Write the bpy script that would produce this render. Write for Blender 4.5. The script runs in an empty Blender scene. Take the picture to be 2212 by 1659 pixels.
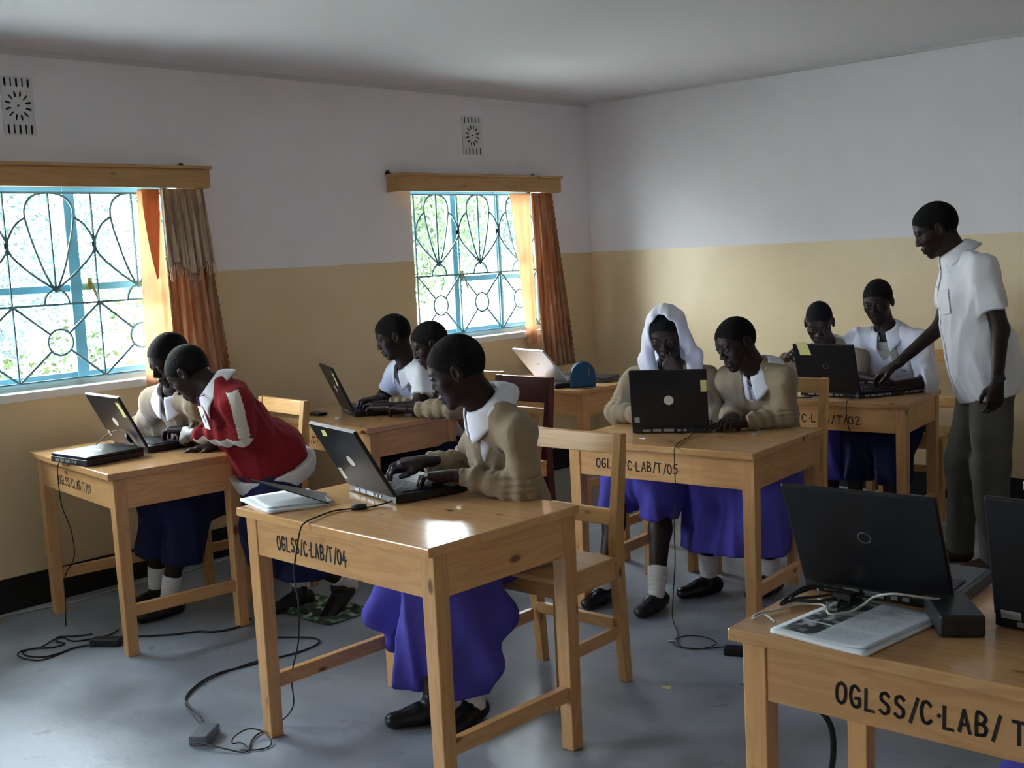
# A classroom with students at laptops. Units: metres. Room corner at the origin;
# window wall is x = 0, end wall is y = 0, the room lies in x > 0, y < 0.
import bpy, math, random
import numpy as np
from mathutils import Vector, Matrix

random.seed(7)
RNG = np.random.RandomState(11)
S = bpy.context.scene
COL = S.collection
V = Vector


# ------------------------------------------------------------------ object helpers
def tag(o, label=None, cat=None, group=None, kind=None):
    if label: o['label'] = label
    if cat: o['category'] = cat
    if group: o['group'] = group
    if kind: o['kind'] = kind
    return o


def empty(name, loc, rz=0.0, parent=None):
    o = bpy.data.objects.new(name, None)
    COL.objects.link(o)
    o.location = loc
    o.rotation_euler = (0, 0, rz)
    o.empty_display_size = 0.1
    if parent: o.parent = parent
    return o


def mesh_obj(name, verts, faces, mat=None, parent=None, smooth=False, mats=None, fmat=None):
    me = bpy.data.meshes.new(name)
    if isinstance(verts, np.ndarray):
        n = len(verts)
        faces = np.asarray(faces, dtype=np.int32)
        m, c = faces.shape
        me.vertices.add(n)
        me.vertices.foreach_set('co', verts.astype(np.float32).ravel())
        me.loops.add(m * c)
        me.loops.foreach_set('vertex_index', faces.ravel())
        me.polygons.add(m)
        me.polygons.foreach_set('loop_start', np.arange(0, m * c, c, dtype=np.int32))
        me.polygons.foreach_set('loop_total', np.full(m, c, dtype=np.int32))
        me.update(calc_edges=True)
    else:
        me.from_pydata([tuple(v) for v in verts], [], faces)
        me.update()
    if mats:
        for m_ in mats: me.materials.append(m_)
        if fmat is not None:
            me.polygons.foreach_set('material_index', np.asarray(fmat, dtype=np.int32))
    elif mat:
        me.materials.append(mat)
    if smooth:
        me.polygons.foreach_set('use_smooth', [True] * len(me.polygons))
    me.validate()
    o = bpy.data.objects.new(name, me)
    COL.objects.link(o)
    if parent: o.parent = parent
    return o


def bevel(o, w=0.003, seg=2):
    m = o.modifiers.new('bev', 'BEVEL')
    m.width = w
    m.segments = seg
    m.limit_method = 'ANGLE'
    m.angle_limit = math.radians(40)
    return o


class MB:
    """collects simple shapes into one mesh"""
    def __init__(s):
        s.v = []
        s.f = []

    def box(s, x0, x1, y0, y1, z0, z1, M=None):
        b = len(s.v)
        P = [(x0, y0, z0), (x1, y0, z0), (x1, y1, z0), (x0, y1, z0), (x0, y0, z1), (x1, y0, z1), (x1, y1, z1), (x0, y1, z1)]
        if M is not None: P = [tuple(M @ V(p)) for p in P]
        s.v += P
        s.f += [tuple(b + i for i in q) for q in ((3, 2, 1, 0), (4, 5, 6, 7), (0, 1, 5, 4), (1, 2, 6, 5), (2, 3, 7, 6), (3, 0, 4, 7))]
        return s

    def bar(s, a, b, w, h, up=(0, 0, 1)):
        """a rectangular bar from a to b, width w (sideways) and height h (along up)"""
        a = V(a); b = V(b)
        d = (b - a).normalized()
        sd = d.cross(V(up)).normalized()
        u = sd.cross(d).normalized()
        k = len(s.v)
        for p in (a, b):
            for i, j in ((-1, -1), (1, -1), (1, 1), (-1, 1)):
                s.v.append(tuple(p + sd * (i * w / 2) + u * (j * h / 2)))
        s.f += [tuple(k + i for i in q) for q in ((0, 1, 2, 3), (7, 6, 5, 4), (0, 4, 5, 1), (1, 5, 6, 2), (2, 6, 7, 3), (3, 7, 4, 0))]
        return s

    def prism(s, pts, z0, z1, M=None):
        k = len(s.v); n = len(pts)
        P = [(p[0], p[1], z0) for p in pts] + [(p[0], p[1], z1) for p in pts]
        if M is not None: P = [tuple(M @ V(p)) for p in P]
        s.v += P
        s.f.append(tuple(k + i for i in reversed(range(n))))
        s.f.append(tuple(k + n + i for i in range(n)))
        for i in range(n):
            j = (i + 1) % n
            s.f.append((k + i, k + j, k + n + j, k + n + i))
        return s

    def tube(s, pts, r, seg=8, closed=False, radii=None):
        pts = [V(p) for p in pts]
        n = len(pts); k = len(s.v)
        prev = None
        for i, p in enumerate(pts):
            if closed: t = pts[(i + 1) % n] - pts[i - 1]
            else: t = pts[min(i + 1, n - 1)] - pts[max(i - 1, 0)]
            t = t.normalized() if t.length > 1e-9 else V((0, 0, 1))
            if prev is None:
                a = V((0, 0, 1)) if abs(t.z) < .9 else V((1, 0, 0))
                u = t.cross(a).normalized()
            else:
                u = (prev - t * prev.dot(t))
                u = u.normalized() if u.length > 1e-6 else t.orthogonal().normalized()
            prev = u
            w = t.cross(u)
            rr = radii[i] if radii else r
            for j in range(seg):
                a = 2 * math.pi * j / seg
                s.v.append(tuple(p + u * (math.cos(a) * rr) + w * (math.sin(a) * rr)))
        m = n if closed else n - 1
        for i in range(m):
            i2 = (i + 1) % n
            for j in range(seg):
                j2 = (j + 1) % seg
                s.f.append((k + i * seg + j, k + i * seg + j2, k + i2 * seg + j2, k + i2 * seg + j))
        if not closed:
            s.f.append(tuple(k + j for j in reversed(range(seg))))
            s.f.append(tuple(k + (n - 1) * seg + j for j in range(seg)))
        return s

    def disc(s, c, r, n, M=None, seg=24, th=0.001):
        pts = [(c[0] + r * math.cos(2 * math.pi * i / seg), c[1] + r * math.sin(2 * math.pi * i / seg)) for i in range(seg)]
        return s.prism(pts, c[2], c[2] + th, M)

    def build(s, name, mat, parent=None, smooth=False):
        return mesh_obj(name, s.v, s.f, mat, parent, smooth)


def smooth_path(pts, n=8, closed=False):
    """Catmull-Rom through the points"""
    P = [V(p) for p in pts]
    out = []
    N = len(P)
    rng = range(N if closed else N - 1)
    for i in rng:
        if closed: p0, p1, p2, p3 = P[i - 1], P[i], P[(i + 1) % N], P[(i + 2) % N]
        else: p0, p1, p2, p3 = P[max(i - 1, 0)], P[i], P[i + 1], P[min(i + 2, N - 1)]
        for j in range(n):
            t = j / n
            out.append(0.5 * ((2 * p1) + (-p0 + p2) * t + (2 * p0 - 5 * p1 + 4 * p2 - p3) * t * t + (-p0 + 3 * p1 - 3 * p2 + p3) * t ** 3))
    if not closed: out.append(P[-1])
    return out


# ------------------------------------------------------------------ materials
def new_mat(name):
    m = bpy.data.materials.new(name)
    m.use_nodes = True
    nt = m.node_tree
    return m, nt, nt.nodes['Principled BSDF'], nt.nodes, nt.links


def mat(name, col, rough=.6, spec=.4, bump=0.0, bscale=60, var=0.0, vscale=8, metal=0, sheen=0, coords='Object'):
    m, nt, bs, N, L = new_mat(name)
    bs.inputs['Base Color'].default_value = (*col, 1)
    bs.inputs['Roughness'].default_value = rough
    bs.inputs['Specular IOR Level'].default_value = spec
    bs.inputs['Metallic'].default_value = metal
    if sheen: bs.inputs['Sheen Weight'].default_value = sheen
    if var or bump:
        tc = N.new('ShaderNodeTexCoord')
    if var:
        nz = N.new('ShaderNodeTexNoise'); nz.inputs['Scale'].default_value = vscale; nz.inputs['Detail'].default_value = 5
        L.new(tc.outputs[coords], nz.inputs['Vector'])
        mx = N.new('ShaderNodeMix'); mx.data_type = 'RGBA'
        mx.inputs['A'].default_value = (*[c * (1 - var) for c in col], 1)
        mx.inputs['B'].default_value = (*[min(1, c * (1 + var)) for c in col], 1)
        L.new(nz.outputs['Fac'], mx.inputs['Factor'])
        L.new(mx.outputs['Result'], bs.inputs['Base Color'])
    if bump:
        nb = N.new('ShaderNodeTexNoise'); nb.inputs['Scale'].default_value = bscale; nb.inputs['Detail'].default_value = 4
        L.new(tc.outputs[coords], nb.inputs['Vector'])
        bp_ = N.new('ShaderNodeBump'); bp_.inputs['Strength'].default_value = bump; bp_.inputs['Distance'].default_value = .01
        L.new(nb.outputs['Fac'], bp_.inputs['Height'])
        L.new(bp_.outputs['Normal'], bs.inputs['Normal'])
    return m


def wood(name, axis, c1=(.53, .262, .098), c2=(.69, .395, .172), rough=.32, seed=0.0, knots=True):
    """varnished pine, grain running along the given local axis, with knots"""
    m, nt, bs, N, L = new_mat(name)
    tc = N.new('ShaderNodeTexCoord')
    oi = N.new('ShaderNodeObjectInfo')
    mul = N.new('ShaderNodeMath'); mul.operation = 'MULTIPLY'; mul.inputs[1].default_value = 17.0
    L.new(oi.outputs['Random'], mul.inputs[0])
    add = N.new('ShaderNodeVectorMath'); add.operation = 'ADD'
    L.new(tc.outputs['Object'], add.inputs[0]); L.new(mul.outputs[0], add.inputs[1])
    mp = N.new('ShaderNodeMapping')
    sc = [9.0, 9.0, 9.0]; sc['xyz'.index(axis)] = 0.9
    mp.inputs['Scale'].default_value = sc
    mp.inputs['Location'].default_value = (seed, seed * 1.7, seed * .6)
    L.new(add.outputs[0], mp.inputs['Vector'])
    nz = N.new('ShaderNodeTexNoise'); nz.inputs['Scale'].default_value = 2.2; nz.inputs['Detail'].default_value = 6; nz.inputs['Distortion'].default_value = .6
    L.new(mp.outputs[0], nz.inputs['Vector'])
    wv = N.new('ShaderNodeMath'); wv.operation = 'MULTIPLY'; wv.inputs[1].default_value = 34
    L.new(nz.outputs['Fac'], wv.inputs[0])
    sn = N.new('ShaderNodeMath'); sn.operation = 'SINE'
    L.new(wv.outputs[0], sn.inputs[0])
    mr = N.new('ShaderNodeMapRange'); mr.inputs['From Min'].default_value = -1; mr.inputs['From Max'].default_value = 1
    mr.inputs['To Min'].default_value = .15; mr.inputs['To Max'].default_value = .6
    L.new(sn.outputs[0], mr.inputs['Value'])
    mx = N.new('ShaderNodeMix'); mx.data_type = 'RGBA'
    mx.inputs['A'].default_value = (*c2, 1); mx.inputs['B'].default_value = (*c1, 1)
    L.new(mr.outputs[0], mx.inputs['Factor'])
    # board-to-board tone
    hs = N.new('ShaderNodeHueSaturation')
    vr = N.new('ShaderNodeMapRange'); vr.inputs['To Min'].default_value = .85; vr.inputs['To Max'].default_value = 1.12
    L.new(oi.outputs['Random'], vr.inputs['Value']); L.new(vr.outputs[0], hs.inputs['Value'])
    L.new(mx.outputs['Result'], hs.inputs['Color'])
    out = hs.outputs['Color']
    if knots:
        mk = N.new('ShaderNodeMapping'); sk = [9.0, 9.0, 9.0]; sk['xyz'.index(axis)] = 4.2
        mk.inputs['Scale'].default_value = sk
        L.new(add.outputs[0], mk.inputs['Vector'])
        vo = N.new('ShaderNodeTexVoronoi'); vo.inputs['Scale'].default_value = 1.0
        L.new(mk.outputs[0], vo.inputs['Vector'])
        kr = N.new('ShaderNodeMapRange'); kr.inputs['From Min'].default_value = .07; kr.inputs['From Max'].default_value = .12
        kr.inputs['To Min'].default_value = .85; kr.inputs['To Max'].default_value = 0
        L.new(vo.outputs['Distance'], kr.inputs['Value'])
        mk2 = N.new('ShaderNodeMix'); mk2.data_type = 'RGBA'
        mk2.inputs['B'].default_value = (.11, .035, .012, 1)
        L.new(kr.outputs[0], mk2.inputs['Factor']); L.new(out, mk2.inputs['A'])
        out = mk2.outputs['Result']
    L.new(out, bs.inputs['Base Color'])
    bs.inputs['Roughness'].default_value = rough
    bs.inputs['Specular IOR Level'].default_value = .5
    b = N.new('ShaderNodeBump'); b.inputs['Strength'].default_value = .08; b.inputs['Distance'].default_value = .004
    L.new(nz.outputs['Fac'], b.inputs['Height']); L.new(b.outputs['Normal'], bs.inputs['Normal'])
    return m


WX = wood('pine_along_x', 'x'); WY = wood('pine_along_y', 'y'); WZ = wood('pine_along_z', 'z')
WTOP = wood('pine_tabletop', 'x', rough=.15, knots=True, c1=(.52, .27, .11), c2=(.66, .385, .175))
PAINT_BLACK = mat('black_marker_paint', (.012, .01, .009), .6)
PLASTIC_BLACK = mat('black_plastic', (.012, .013, .017), .42, bump=.05, bscale=300)
PLASTIC_LID = mat('dark_charcoal_lid', (.009, .010, .014), .36)
KEYS = mat('key_plastic', (.02, .02, .024), .5)
SILVER = mat('silver_plastic', (.62, .62, .66), .32, metal=.35)
GREY = mat('grey_plastic', (.16, .17, .19), .45)
METAL = mat('port_metal', (.30, .31, .33), .45, metal=.6)
RUBBER = mat('black_rubber', (.012, .012, .014), .5)
CORD_WHITE = mat('pale_cord', (.5, .5, .46), .5)
STICKY = mat('yellow_sticky_paper', (.72, .68, .30), .8)
PAPER = mat('white_paper', (.78, .80, .84), .8, var=.03)
BADGE = mat('silver_badge', (.75, .74, .70), .3, metal=.2)


# ------------------------------------------------------------------ smooth solids (distance field -> surface)
class SDF:
    def __init__(s, lo, hi, h):
        s.lo = np.array(lo, float); s.h = h
        n = np.ceil((np.array(hi, float) - s.lo) / h).astype(int) + 1
        s.n = n
        s.ax = [(s.lo[i] + h * np.arange(n[i])).astype(np.float32) for i in range(3)]
        s.D = np.full(tuple(n), 1.0, np.float32)

    def _sl(s, bmin, bmax, m):
        sl = []
        for i in range(3):
            a = int(max(0, math.floor((bmin[i] - m - s.lo[i]) / s.h)))
            b = int(min(s.n[i], math.ceil((bmax[i] + m - s.lo[i]) / s.h) + 1))
            if b <= a: return None
            sl.append(slice(a, b))
        return tuple(sl)

    def _P(s, sl):
        return (s.ax[0][sl[0]][:, None, None], s.ax[1][sl[1]][None, :, None], s.ax[2][sl[2]][None, None, :])

    def _comb(s, sl, d, k, op):
        A = s.D[sl]
        if op == 'add':
            if k > 0:
                h = np.maximum(k - np.abs(A - d), 0) / k
                s.D[sl] = np.minimum(A, d) - h * h * (k * .25)
            else: s.D[sl] = np.minimum(A, d)
        elif op == 'sub':
            d = -d
            if k > 0:
                h = np.maximum(k - np.abs(A - d), 0) / k
                s.D[sl] = np.maximum(A, d) + h * h * (k * .25)
            else: s.D[sl] = np.maximum(A, d)

    def cap(s, a, b, ra, rb, k=.0, op='add', flat=None, f=1.0):
        """tapered capsule; flat = unit vector along which the section is scaled by f"""
        a = np.array(a, float); b = np.array(b, float)
        m = max(ra, rb) * max(1, f) + k + 3 * s.h
        sl = s._sl(np.minimum(a, b), np.maximum(a, b), m)
        if sl is None: return s
        X, Y, Z = s._P(sl)
        d = b - a; L = d @ d + 1e-12
        px, py, pz = X - a[0], Y - a[1], Z - a[2]
        t = np.clip((px * d[0] + py * d[1] + pz * d[2]) / L, 0, 1)
        qx, qy, qz = px - t * d[0], py - t * d[1], pz - t * d[2]
        if flat is not None:
            nn = np.array(flat, float); nn = nn / np.linalg.norm(nn)
            c = (qx * nn[0] + qy * nn[1] + qz * nn[2]) * (1 / f - 1)
            qx, qy, qz = qx + nn[0] * c, qy + nn[1] * c, qz + nn[2] * c
        dist = np.sqrt(qx * qx + qy * qy + qz * qz) - (ra + (rb - ra) * t)
        if flat is not None and f < 1: dist = dist * (f * .5 + .5)
        s._comb(sl, dist.astype(np.float32), k, op)
        return s

    def ell(s, c, r, M=None, k=.0, op='add'):
        """ellipsoid; M rows = its axes (3x3)"""
        c = np.array(c, float); r = np.array(r, float)
        R = float(max(r)); m = R + k + 3 * s.h
        sl = s._sl(c, c, m)
        if sl is None: return s
        X, Y, Z = s._P(sl)
        p = [X - c[0], Y - c[1], Z - c[2]]
        if M is not None:
            M = np.array(M, float)
            p = [M[i][0] * p[0] + M[i][1] * p[1] + M[i][2] * p[2] for i in range(3)]
        k0 = np.sqrt((p[0] / r[0]) ** 2 + (p[1] / r[1]) ** 2 + (p[2] / r[2]) ** 2)
        k1 = np.sqrt((p[0] / r[0] ** 2) ** 2 + (p[1] / r[1] ** 2) ** 2 + (p[2] / r[2] ** 2) ** 2) + 1e-6
        s._comb(sl, (k0 * (k0 - 1) / k1).astype(np.float32), k, op)
        return s

    def cut(s, p, n, k=0.0):
        """remove everything on the side the normal points to"""
        n = np.array(n, float); n /= np.linalg.norm(n)
        X, Y, Z = s._P((slice(None),) * 3)
        d = (X - p[0]) * n[0] + (Y - p[1]) * n[1] + (Z - p[2]) * n[2]
        s._comb((slice(None),) * 3, -d.astype(np.float32), k, 'sub')
        return s

    def disp(s, fn, band=.03):
        I = np.nonzero(np.abs(s.D) < band)
        if len(I[0]):
            P = [s.ax[i][I[i]] for i in range(3)]
            s.D[I] += fn(*P).astype(np.float32)
        return s

    def mesh(s):
        D = s.D.copy()
        D[0] = D[-1] = 1; D[:, 0] = D[:, -1] = 1; D[:, :, 0] = D[:, :, -1] = 1
        ins = D < 0
        c = np.zeros(tuple(s.n - 1), np.uint8)
        cs = [(i, j, k) for i in (0, 1) for j in (0, 1) for k in (0, 1)]
        n0, n1, n2 = s.n
        for i, j, k in cs: c += ins[i:n0 - 1 + i, j:n1 - 1 + j, k:n2 - 1 + k]
        act = (c > 0) & (c < 8)
        I = np.nonzero(act)
        idx = np.full(act.shape, -1, np.int32)
        idx[I] = np.arange(len(I[0]), dtype=np.int32)
        vals = {o: D[I[0] + o[0], I[1] + o[1], I[2] + o[2]] for o in cs}
        acc = np.zeros((len(I[0]), 3)); cnt = np.zeros(len(I[0]))
        for o in cs:
            for ax in range(3):
                if o[ax] == 0:
                    o2 = list(o); o2[ax] = 1; o2 = tuple(o2)
                    a, b = vals[o], vals[o2]
                    m = (a < 0) != (b < 0)
                    t = np.where(m, a / np.where(m, a - b, 1), 0)
                    for q in range(3):
                        acc[:, q] += np.where(m, o[q] + (t if q == ax else 0), 0)
                    cnt += m
        acc /= cnt[:, None]
        Vt = s.lo + (np.stack(I, 1) + acc) * s.h
        F = []
        for ax in range(3):
            u, v = (ax + 1) % 3, (ax + 2) % 3
            A = ins.swapaxes(0, 0)
            s0 = [slice(None)] * 3; s1 = [slice(None)] * 3
            s0[ax] = slice(0, s.n[ax] - 1); s1[ax] = slice(1, s.n[ax])
            e = A[tuple(s0)] != A[tuple(s1)]
            J = list(np.nonzero(e))
            ok = (J[u] > 0) & (J[v] > 0) & (J[u] < s.n[u] - 1) & (J[v] < s.n[v] - 1)
            J = [q[ok] for q in J]
            side = A[J[0], J[1], J[2]]
            def cell(du, dv):
                q = list(J); q[u] = q[u] + du; q[v] = q[v] + dv
                return idx[q[0], q[1], q[2]]
            Q = np.stack([cell(-1, -1), cell(0, -1), cell(0, 0), cell(-1, 0)], 1)
            Q[~side] = Q[~side][:, ::-1]
            F.append(Q)
        F = np.concatenate(F)
        F = F[(F >= 0).all(1)]
        return Vt, F


def relax(Vt, F, it=2, lam=.5):
    """plain Laplacian smoothing of a quad mesh"""
    n = len(Vt)
    E = np.concatenate([F[:, [0, 1]], F[:, [1, 2]], F[:, [2, 3]], F[:, [3, 0]]])
    E = np.concatenate([E, E[:, ::-1]])
    cnt = np.bincount(E[:, 0], minlength=n).astype(float); cnt[cnt == 0] = 1
    for _ in range(it):
        A = np.stack([np.bincount(E[:, 0], weights=Vt[E[:, 1], q], minlength=n) for q in range(3)], 1) / cnt[:, None]
        Vt = Vt + lam * (A - Vt)
    return Vt


def nrm(v):
    v = np.array(v, float)
    return v / (np.linalg.norm(v) + 1e-12)
# ------------------------------------------------------------------ the room
CEIL = 2.603; DADO = 1.538; SKIRT = .16
RX1 = 6.6; RY0 = -9.2; WT = .22
# openings in the window wall: (y0, y1, z0, z1)
WIN = [(-5.16, -3.36, 1.01, 1.985), (-1.745, -.53, 1.01, 1.985), (-8.3, -6.5, 1.01, 1.985)]


def wall_material(name, seed):
    m, nt, bs, N, L = new_mat(name)
    tc = N.new('ShaderNodeTexCoord')
    sp = N.new('ShaderNodeSeparateXYZ'); L.new(tc.outputs['Object'], sp.inputs[0])
    nz = N.new('ShaderNodeTexNoise'); nz.inputs['Scale'].default_value = 1.3; nz.inputs['Detail'].default_value = 4
    L.new(tc.outputs['Object'], nz.inputs['Vector'])
    # hand-painted, slightly wavy upper edge of the yellow band
    wv = N.new('ShaderNodeMath'); wv.operation = 'MULTIPLY_ADD'; wv.inputs[1].default_value = .016
    L.new(nz.outputs['Fac'], wv.inputs[0]); L.new(sp.outputs['Z'], wv.inputs[2])
    gt = N.new('ShaderNodeMapRange'); gt.inputs['From Min'].default_value = DADO + .006; gt.inputs['From Max'].default_value = DADO + .010
    L.new(wv.outputs[0], gt.inputs['Value'])
    fine = N.new('ShaderNodeTexNoise'); fine.inputs['Scale'].default_value = 5; fine.inputs['Detail'].default_value = 6
    L.new(tc.outputs['Object'], fine.inputs['Vector'])
    w = N.new('ShaderNodeMix'); w.data_type = 'RGBA'
    w.inputs['A'].default_value = (.76, .735, .765, 1); w.inputs['B'].default_value = (.83, .805, .835, 1)
    L.new(fine.outputs['Fac'], w.inputs['Factor'])
    y = N.new('ShaderNodeMix'); y.data_type = 'RGBA'
    y.inputs['A'].default_value = (.67, .51, .30, 1); y.inputs['B'].default_value = (.74, .59, .37, 1)
    L.new(fine.outputs['Fac'], y.inputs['Factor'])
    mx = N.new('ShaderNodeMix'); mx.data_type = 'RGBA'
    L.new(gt.outputs[0], mx.inputs['Factor']); L.new(y.outputs['Result'], mx.inputs['A']); L.new(w.outputs['Result'], mx.inputs['B'])
    L.new(mx.outputs['Result'], bs.inputs['Base Color'])
    r = N.new('ShaderNodeMapRange'); r.inputs['To Min'].default_value = .38; r.inputs['To Max'].default_value = .85
    L.new(gt.outputs[0], r.inputs['Value']); L.new(r.outputs[0], bs.inputs['Roughness'])
    nb = N.new('ShaderNodeTexNoise'); nb.inputs['Scale'].default_value = 9; nb.inputs['Detail'].default_value = 7
    L.new(tc.outputs['Object'], nb.inputs['Vector'])
    b = N.new('ShaderNodeBump'); b.inputs['Strength'].default_value = .35; b.inputs['Distance'].default_value = .012
    L.new(nb.outputs['Fac'], b.inputs['Height']); L.new(b.outputs['Normal'], bs.inputs['Normal'])
    return m


WALLM = wall_material('painted_plaster', 0)
SKM = mat('black_gloss_paint', (.012, .012, .013), .35)
CEILM = mat('white_ceiling_board', (.66, .64, .665), .8, var=.05, vscale=1.2)
TRIMM = mat('off_white_trim_paint', (.60, .59, .58), .6)


def floor_material():
    m, nt, bs, N, L = new_mat('worn_grey_screed')
    tc = N.new('ShaderNodeTexCoord')
    a = N.new('ShaderNodeTexNoise'); a.inputs['Scale'].default_value = 1.6; a.inputs['Detail'].default_value = 8; a.inputs['Roughness'].default_value = .6
    L.new(tc.outputs['Object'], a.inputs['Vector'])
    cr = N.new('ShaderNodeValToRGB')
    cr.color_ramp.elements[0].position = .35; cr.color_ramp.elements[0].color = (.20, .225, .265, 1)
    cr.color_ramp.elements[1].position = .68; cr.color_ramp.elements[1].color = (.38, .42, .49, 1)
    L.new(a.outputs['Fac'], cr.inputs['Fac'])
    # scuffs and dark dabs of dirt
    b = N.new('ShaderNodeTexNoise'); b.inputs['Scale'].default_value = 7; b.inputs['Detail'].default_value = 9; b.inputs['Roughness'].default_value = .7
    L.new(tc.outputs['Object'], b.inputs['Vector'])
    d = N.new('ShaderNodeMapRange'); d.inputs['From Min'].default_value = .60; d.inputs['From Max'].default_value = .70
    d.inputs['To Max'].default_value = .7
    L.new(b.outputs['Fac'], d.inputs['Value'])
    mx = N.new('ShaderNodeMix'); mx.data_type = 'RGBA'; mx.inputs['B'].default_value = (.10, .095, .085, 1)
    L.new(d.outputs[0], mx.inputs['Factor']); L.new(cr.outputs['Color'], mx.inputs['A'])
    L.new(mx.outputs['Result'], bs.inputs['Base Color'])
    r = N.new('ShaderNodeMapRange'); r.inputs['From Min'].default_value = .35; r.inputs['From Max'].default_value = .65
    r.inputs['To Min'].default_value = .28; r.inputs['To Max'].default_value = .55
    L.new(a.outputs['Fac'], r.inputs['Value']); L.new(r.outputs[0], bs.inputs['Roughness'])
    bu = N.new('ShaderNodeBump'); bu.inputs['Strength'].default_value = .25; bu.inputs['Distance'].default_value = .01
    L.new(b.outputs['Fac'], bu.inputs['Height']); L.new(bu.outputs['Normal'], bs.inputs['Normal'])
    return m


def structure(name, mb, m):
    return tag(mb.build(name, m), kind='structure')


structure('floor', MB().box(-WT, RX1 + WT, RY0 - WT, WT, -.12, 0), floor_material())
structure('ceiling', MB().box(-WT, RX1 + WT, RY0 - WT, WT, CEIL, CEIL + .1), CEILM)
# vents high in the window wall (holes through the wall)
VENTS = [(-4.22, -4.07, 2.212, 2.478), (-1.268, -1.086, 2.205, 2.453)]
b = MB()
ops = sorted(WIN)
zs0, zs1 = WIN[0][2], WIN[0][3]
ys = [RY0] + [e for o in ops for e in (o[0], o[1])] + [0]
for i in range(0, len(ys), 2): b.box(-WT, 0, ys[i], ys[i + 1], zs0, zs1)
b.box(-WT, 0, RY0, 0, 0, zs0)
vz0 = min(v[2] for v in VENTS); vz1 = max(v[3] for v in VENTS)
b.box(-WT, 0, RY0, 0, zs1, vz0)
b.box(-WT, 0, RY0, 0, vz1, CEIL)
ys = [RY0] + [e for o in sorted(VENTS) for e in (o[0], o[1])] + [0]
for i in range(0, len(ys), 2): b.box(-WT, 0, ys[i], ys[i + 1], vz0, vz1)
for v in VENTS:
    if v[2] > vz0: b.box(-WT, 0, v[0], v[1], vz0, v[2])
    if v[3] < vz1: b.box(-WT, 0, v[0], v[1], v[3], vz1)
structure('wall_left', b, WALLM)
structure('wall_back', MB().box(-WT, RX1 + WT, 0, WT, 0, CEIL), WALLM)
structure('wall_right', MB().box(RX1, RX1 + WT, RY0, 0, 0, CEIL), WALLM)
structure('wall_front', MB().box(-WT, RX1 + WT, RY0 - WT, RY0, 0, CEIL), WALLM)
structure('baseboard_left', MB().box(0, .006, RY0, 0, 0, SKIRT), SKM)
structure('baseboard_back', MB().box(.006, RX1, -.006, 0, 0, SKIRT), SKM)
structure('trim_1', MB().box(0, .012, RY0, 0, CEIL - .028, CEIL), TRIMM)
structure('trim_2', MB().box(.012, RX1, -.05, 0, CEIL - .014, CEIL), TRIMM)

# --- breeze blocks set in the vent holes: slots top and bottom, a sunburst between
BLOCKM = mat('whitewashed_concrete', (.66, .66, .67), .85, var=.08, vscale=30, bump=.3, bscale=90)


def rot2(a): return Matrix(((math.cos(a), -math.sin(a)), (math.sin(a), math.cos(a))))


def vent_block(y0, y1, z0, z1, label):
    """a slab with real slots, built as a grid of small cells with the slot cells left out"""
    w = y1 - y0; h = z1 - z0
    slots = []   # (cu, cv, half length, half width, angle) in local u (along y), v (up)
    cu, cv = w / 2, h / 2
    for i in range(5):
        u = w * (.14 + .18 * i)
        slots.append((u, h * .90, .020, .0045, math.pi / 2))
        slots.append((u, h * .10, .022, .0045, math.pi / 2))
    for k in range(12):
        a = math.pi / 6 * k + .26
        r = .049
        slots.append((cu + r * math.cos(a), cv + r * math.sin(a) * 1.1, .014, .0045, a))
    slots.append((cu, cv, .005, .005, 0))
    nu, nv = int(round(w / .0032)), int(round(h / .0032))
    us = np.linspace(0, w, nu + 1); vs = np.linspace(0, h, nv + 1)
    U, Vv = np.meshgrid((us[:-1] + us[1:]) / 2, (vs[:-1] + vs[1:]) / 2, indexing='ij')
    hole = np.zeros(U.shape, bool)
    for (a, b_, L_, W_, an) in slots:
        du, dv = U - a, Vv - b_
        p = du * math.cos(an) + dv * math.sin(an); q = -du * math.sin(an) + dv * math.cos(an)
        hole |= (p / L_) ** 4 + (q / W_) ** 2 < 1
    sol = ~hole
    vid = {}; Vt = []; F = []; FM = []
    def gv(i, j, s_):
        k = (i, j, s_)
        if k not in vid:
            vid[k] = len(Vt)
            Vt.append((0.002 if s_ == 0 else -.19, y0 + us[i], z0 + vs[j]))
        return vid[k]
    for i in range(nu):
        for j in range(nv):
            if not sol[i, j]: continue
            F.append((gv(i, j, 0), gv(i + 1, j, 0), gv(i + 1, j + 1, 0), gv(i, j + 1, 0)))
            F.append((gv(i, j, 1), gv(i, j + 1, 1), gv(i + 1, j + 1, 1), gv(i + 1, j, 1)))
            for di, dj, p, q in ((-1, 0, (i, j), (i, j + 1)), (1, 0, (i + 1, j + 1), (i + 1, j)), (0, -1, (i + 1, j), (i, j)), (0, 1, (i, j + 1), (i + 1, j + 1))):
                a, c = i + di, j + dj
                if not (0 <= a < nu and 0 <= c < nv) or hole[a, c]:
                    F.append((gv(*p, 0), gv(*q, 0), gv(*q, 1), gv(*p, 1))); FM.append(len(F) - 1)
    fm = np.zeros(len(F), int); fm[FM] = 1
    o = mesh_obj('vent_block', Vt, F, mats=[BLOCKM, mat('shaded_raw_concrete', (.05, .048, .045), .95)], fmat=fm)  # raw concrete slot sides, coloured near black to put in the shade inside
    tag(o, label, 'vent block', 'ventilation blocks in the window wall')


vent_block(*VENTS[0], 'pierced ventilation block with daylight in its slots, above the large near window')
vent_block(*VENTS[1], 'pierced ventilation block with dark slots, above the small far window')

# --- windows: blue steel casements with glass, and a scrolled bar grille inside
BLUE = mat('light_blue_window_paint', (.20, .48, .62), .4)
GRM = mat('grey_blue_grille_paint', (.09, .19, .22), .45)
SILL = mat('white_sill_paint', (.78, .78, .78), .6)


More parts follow.
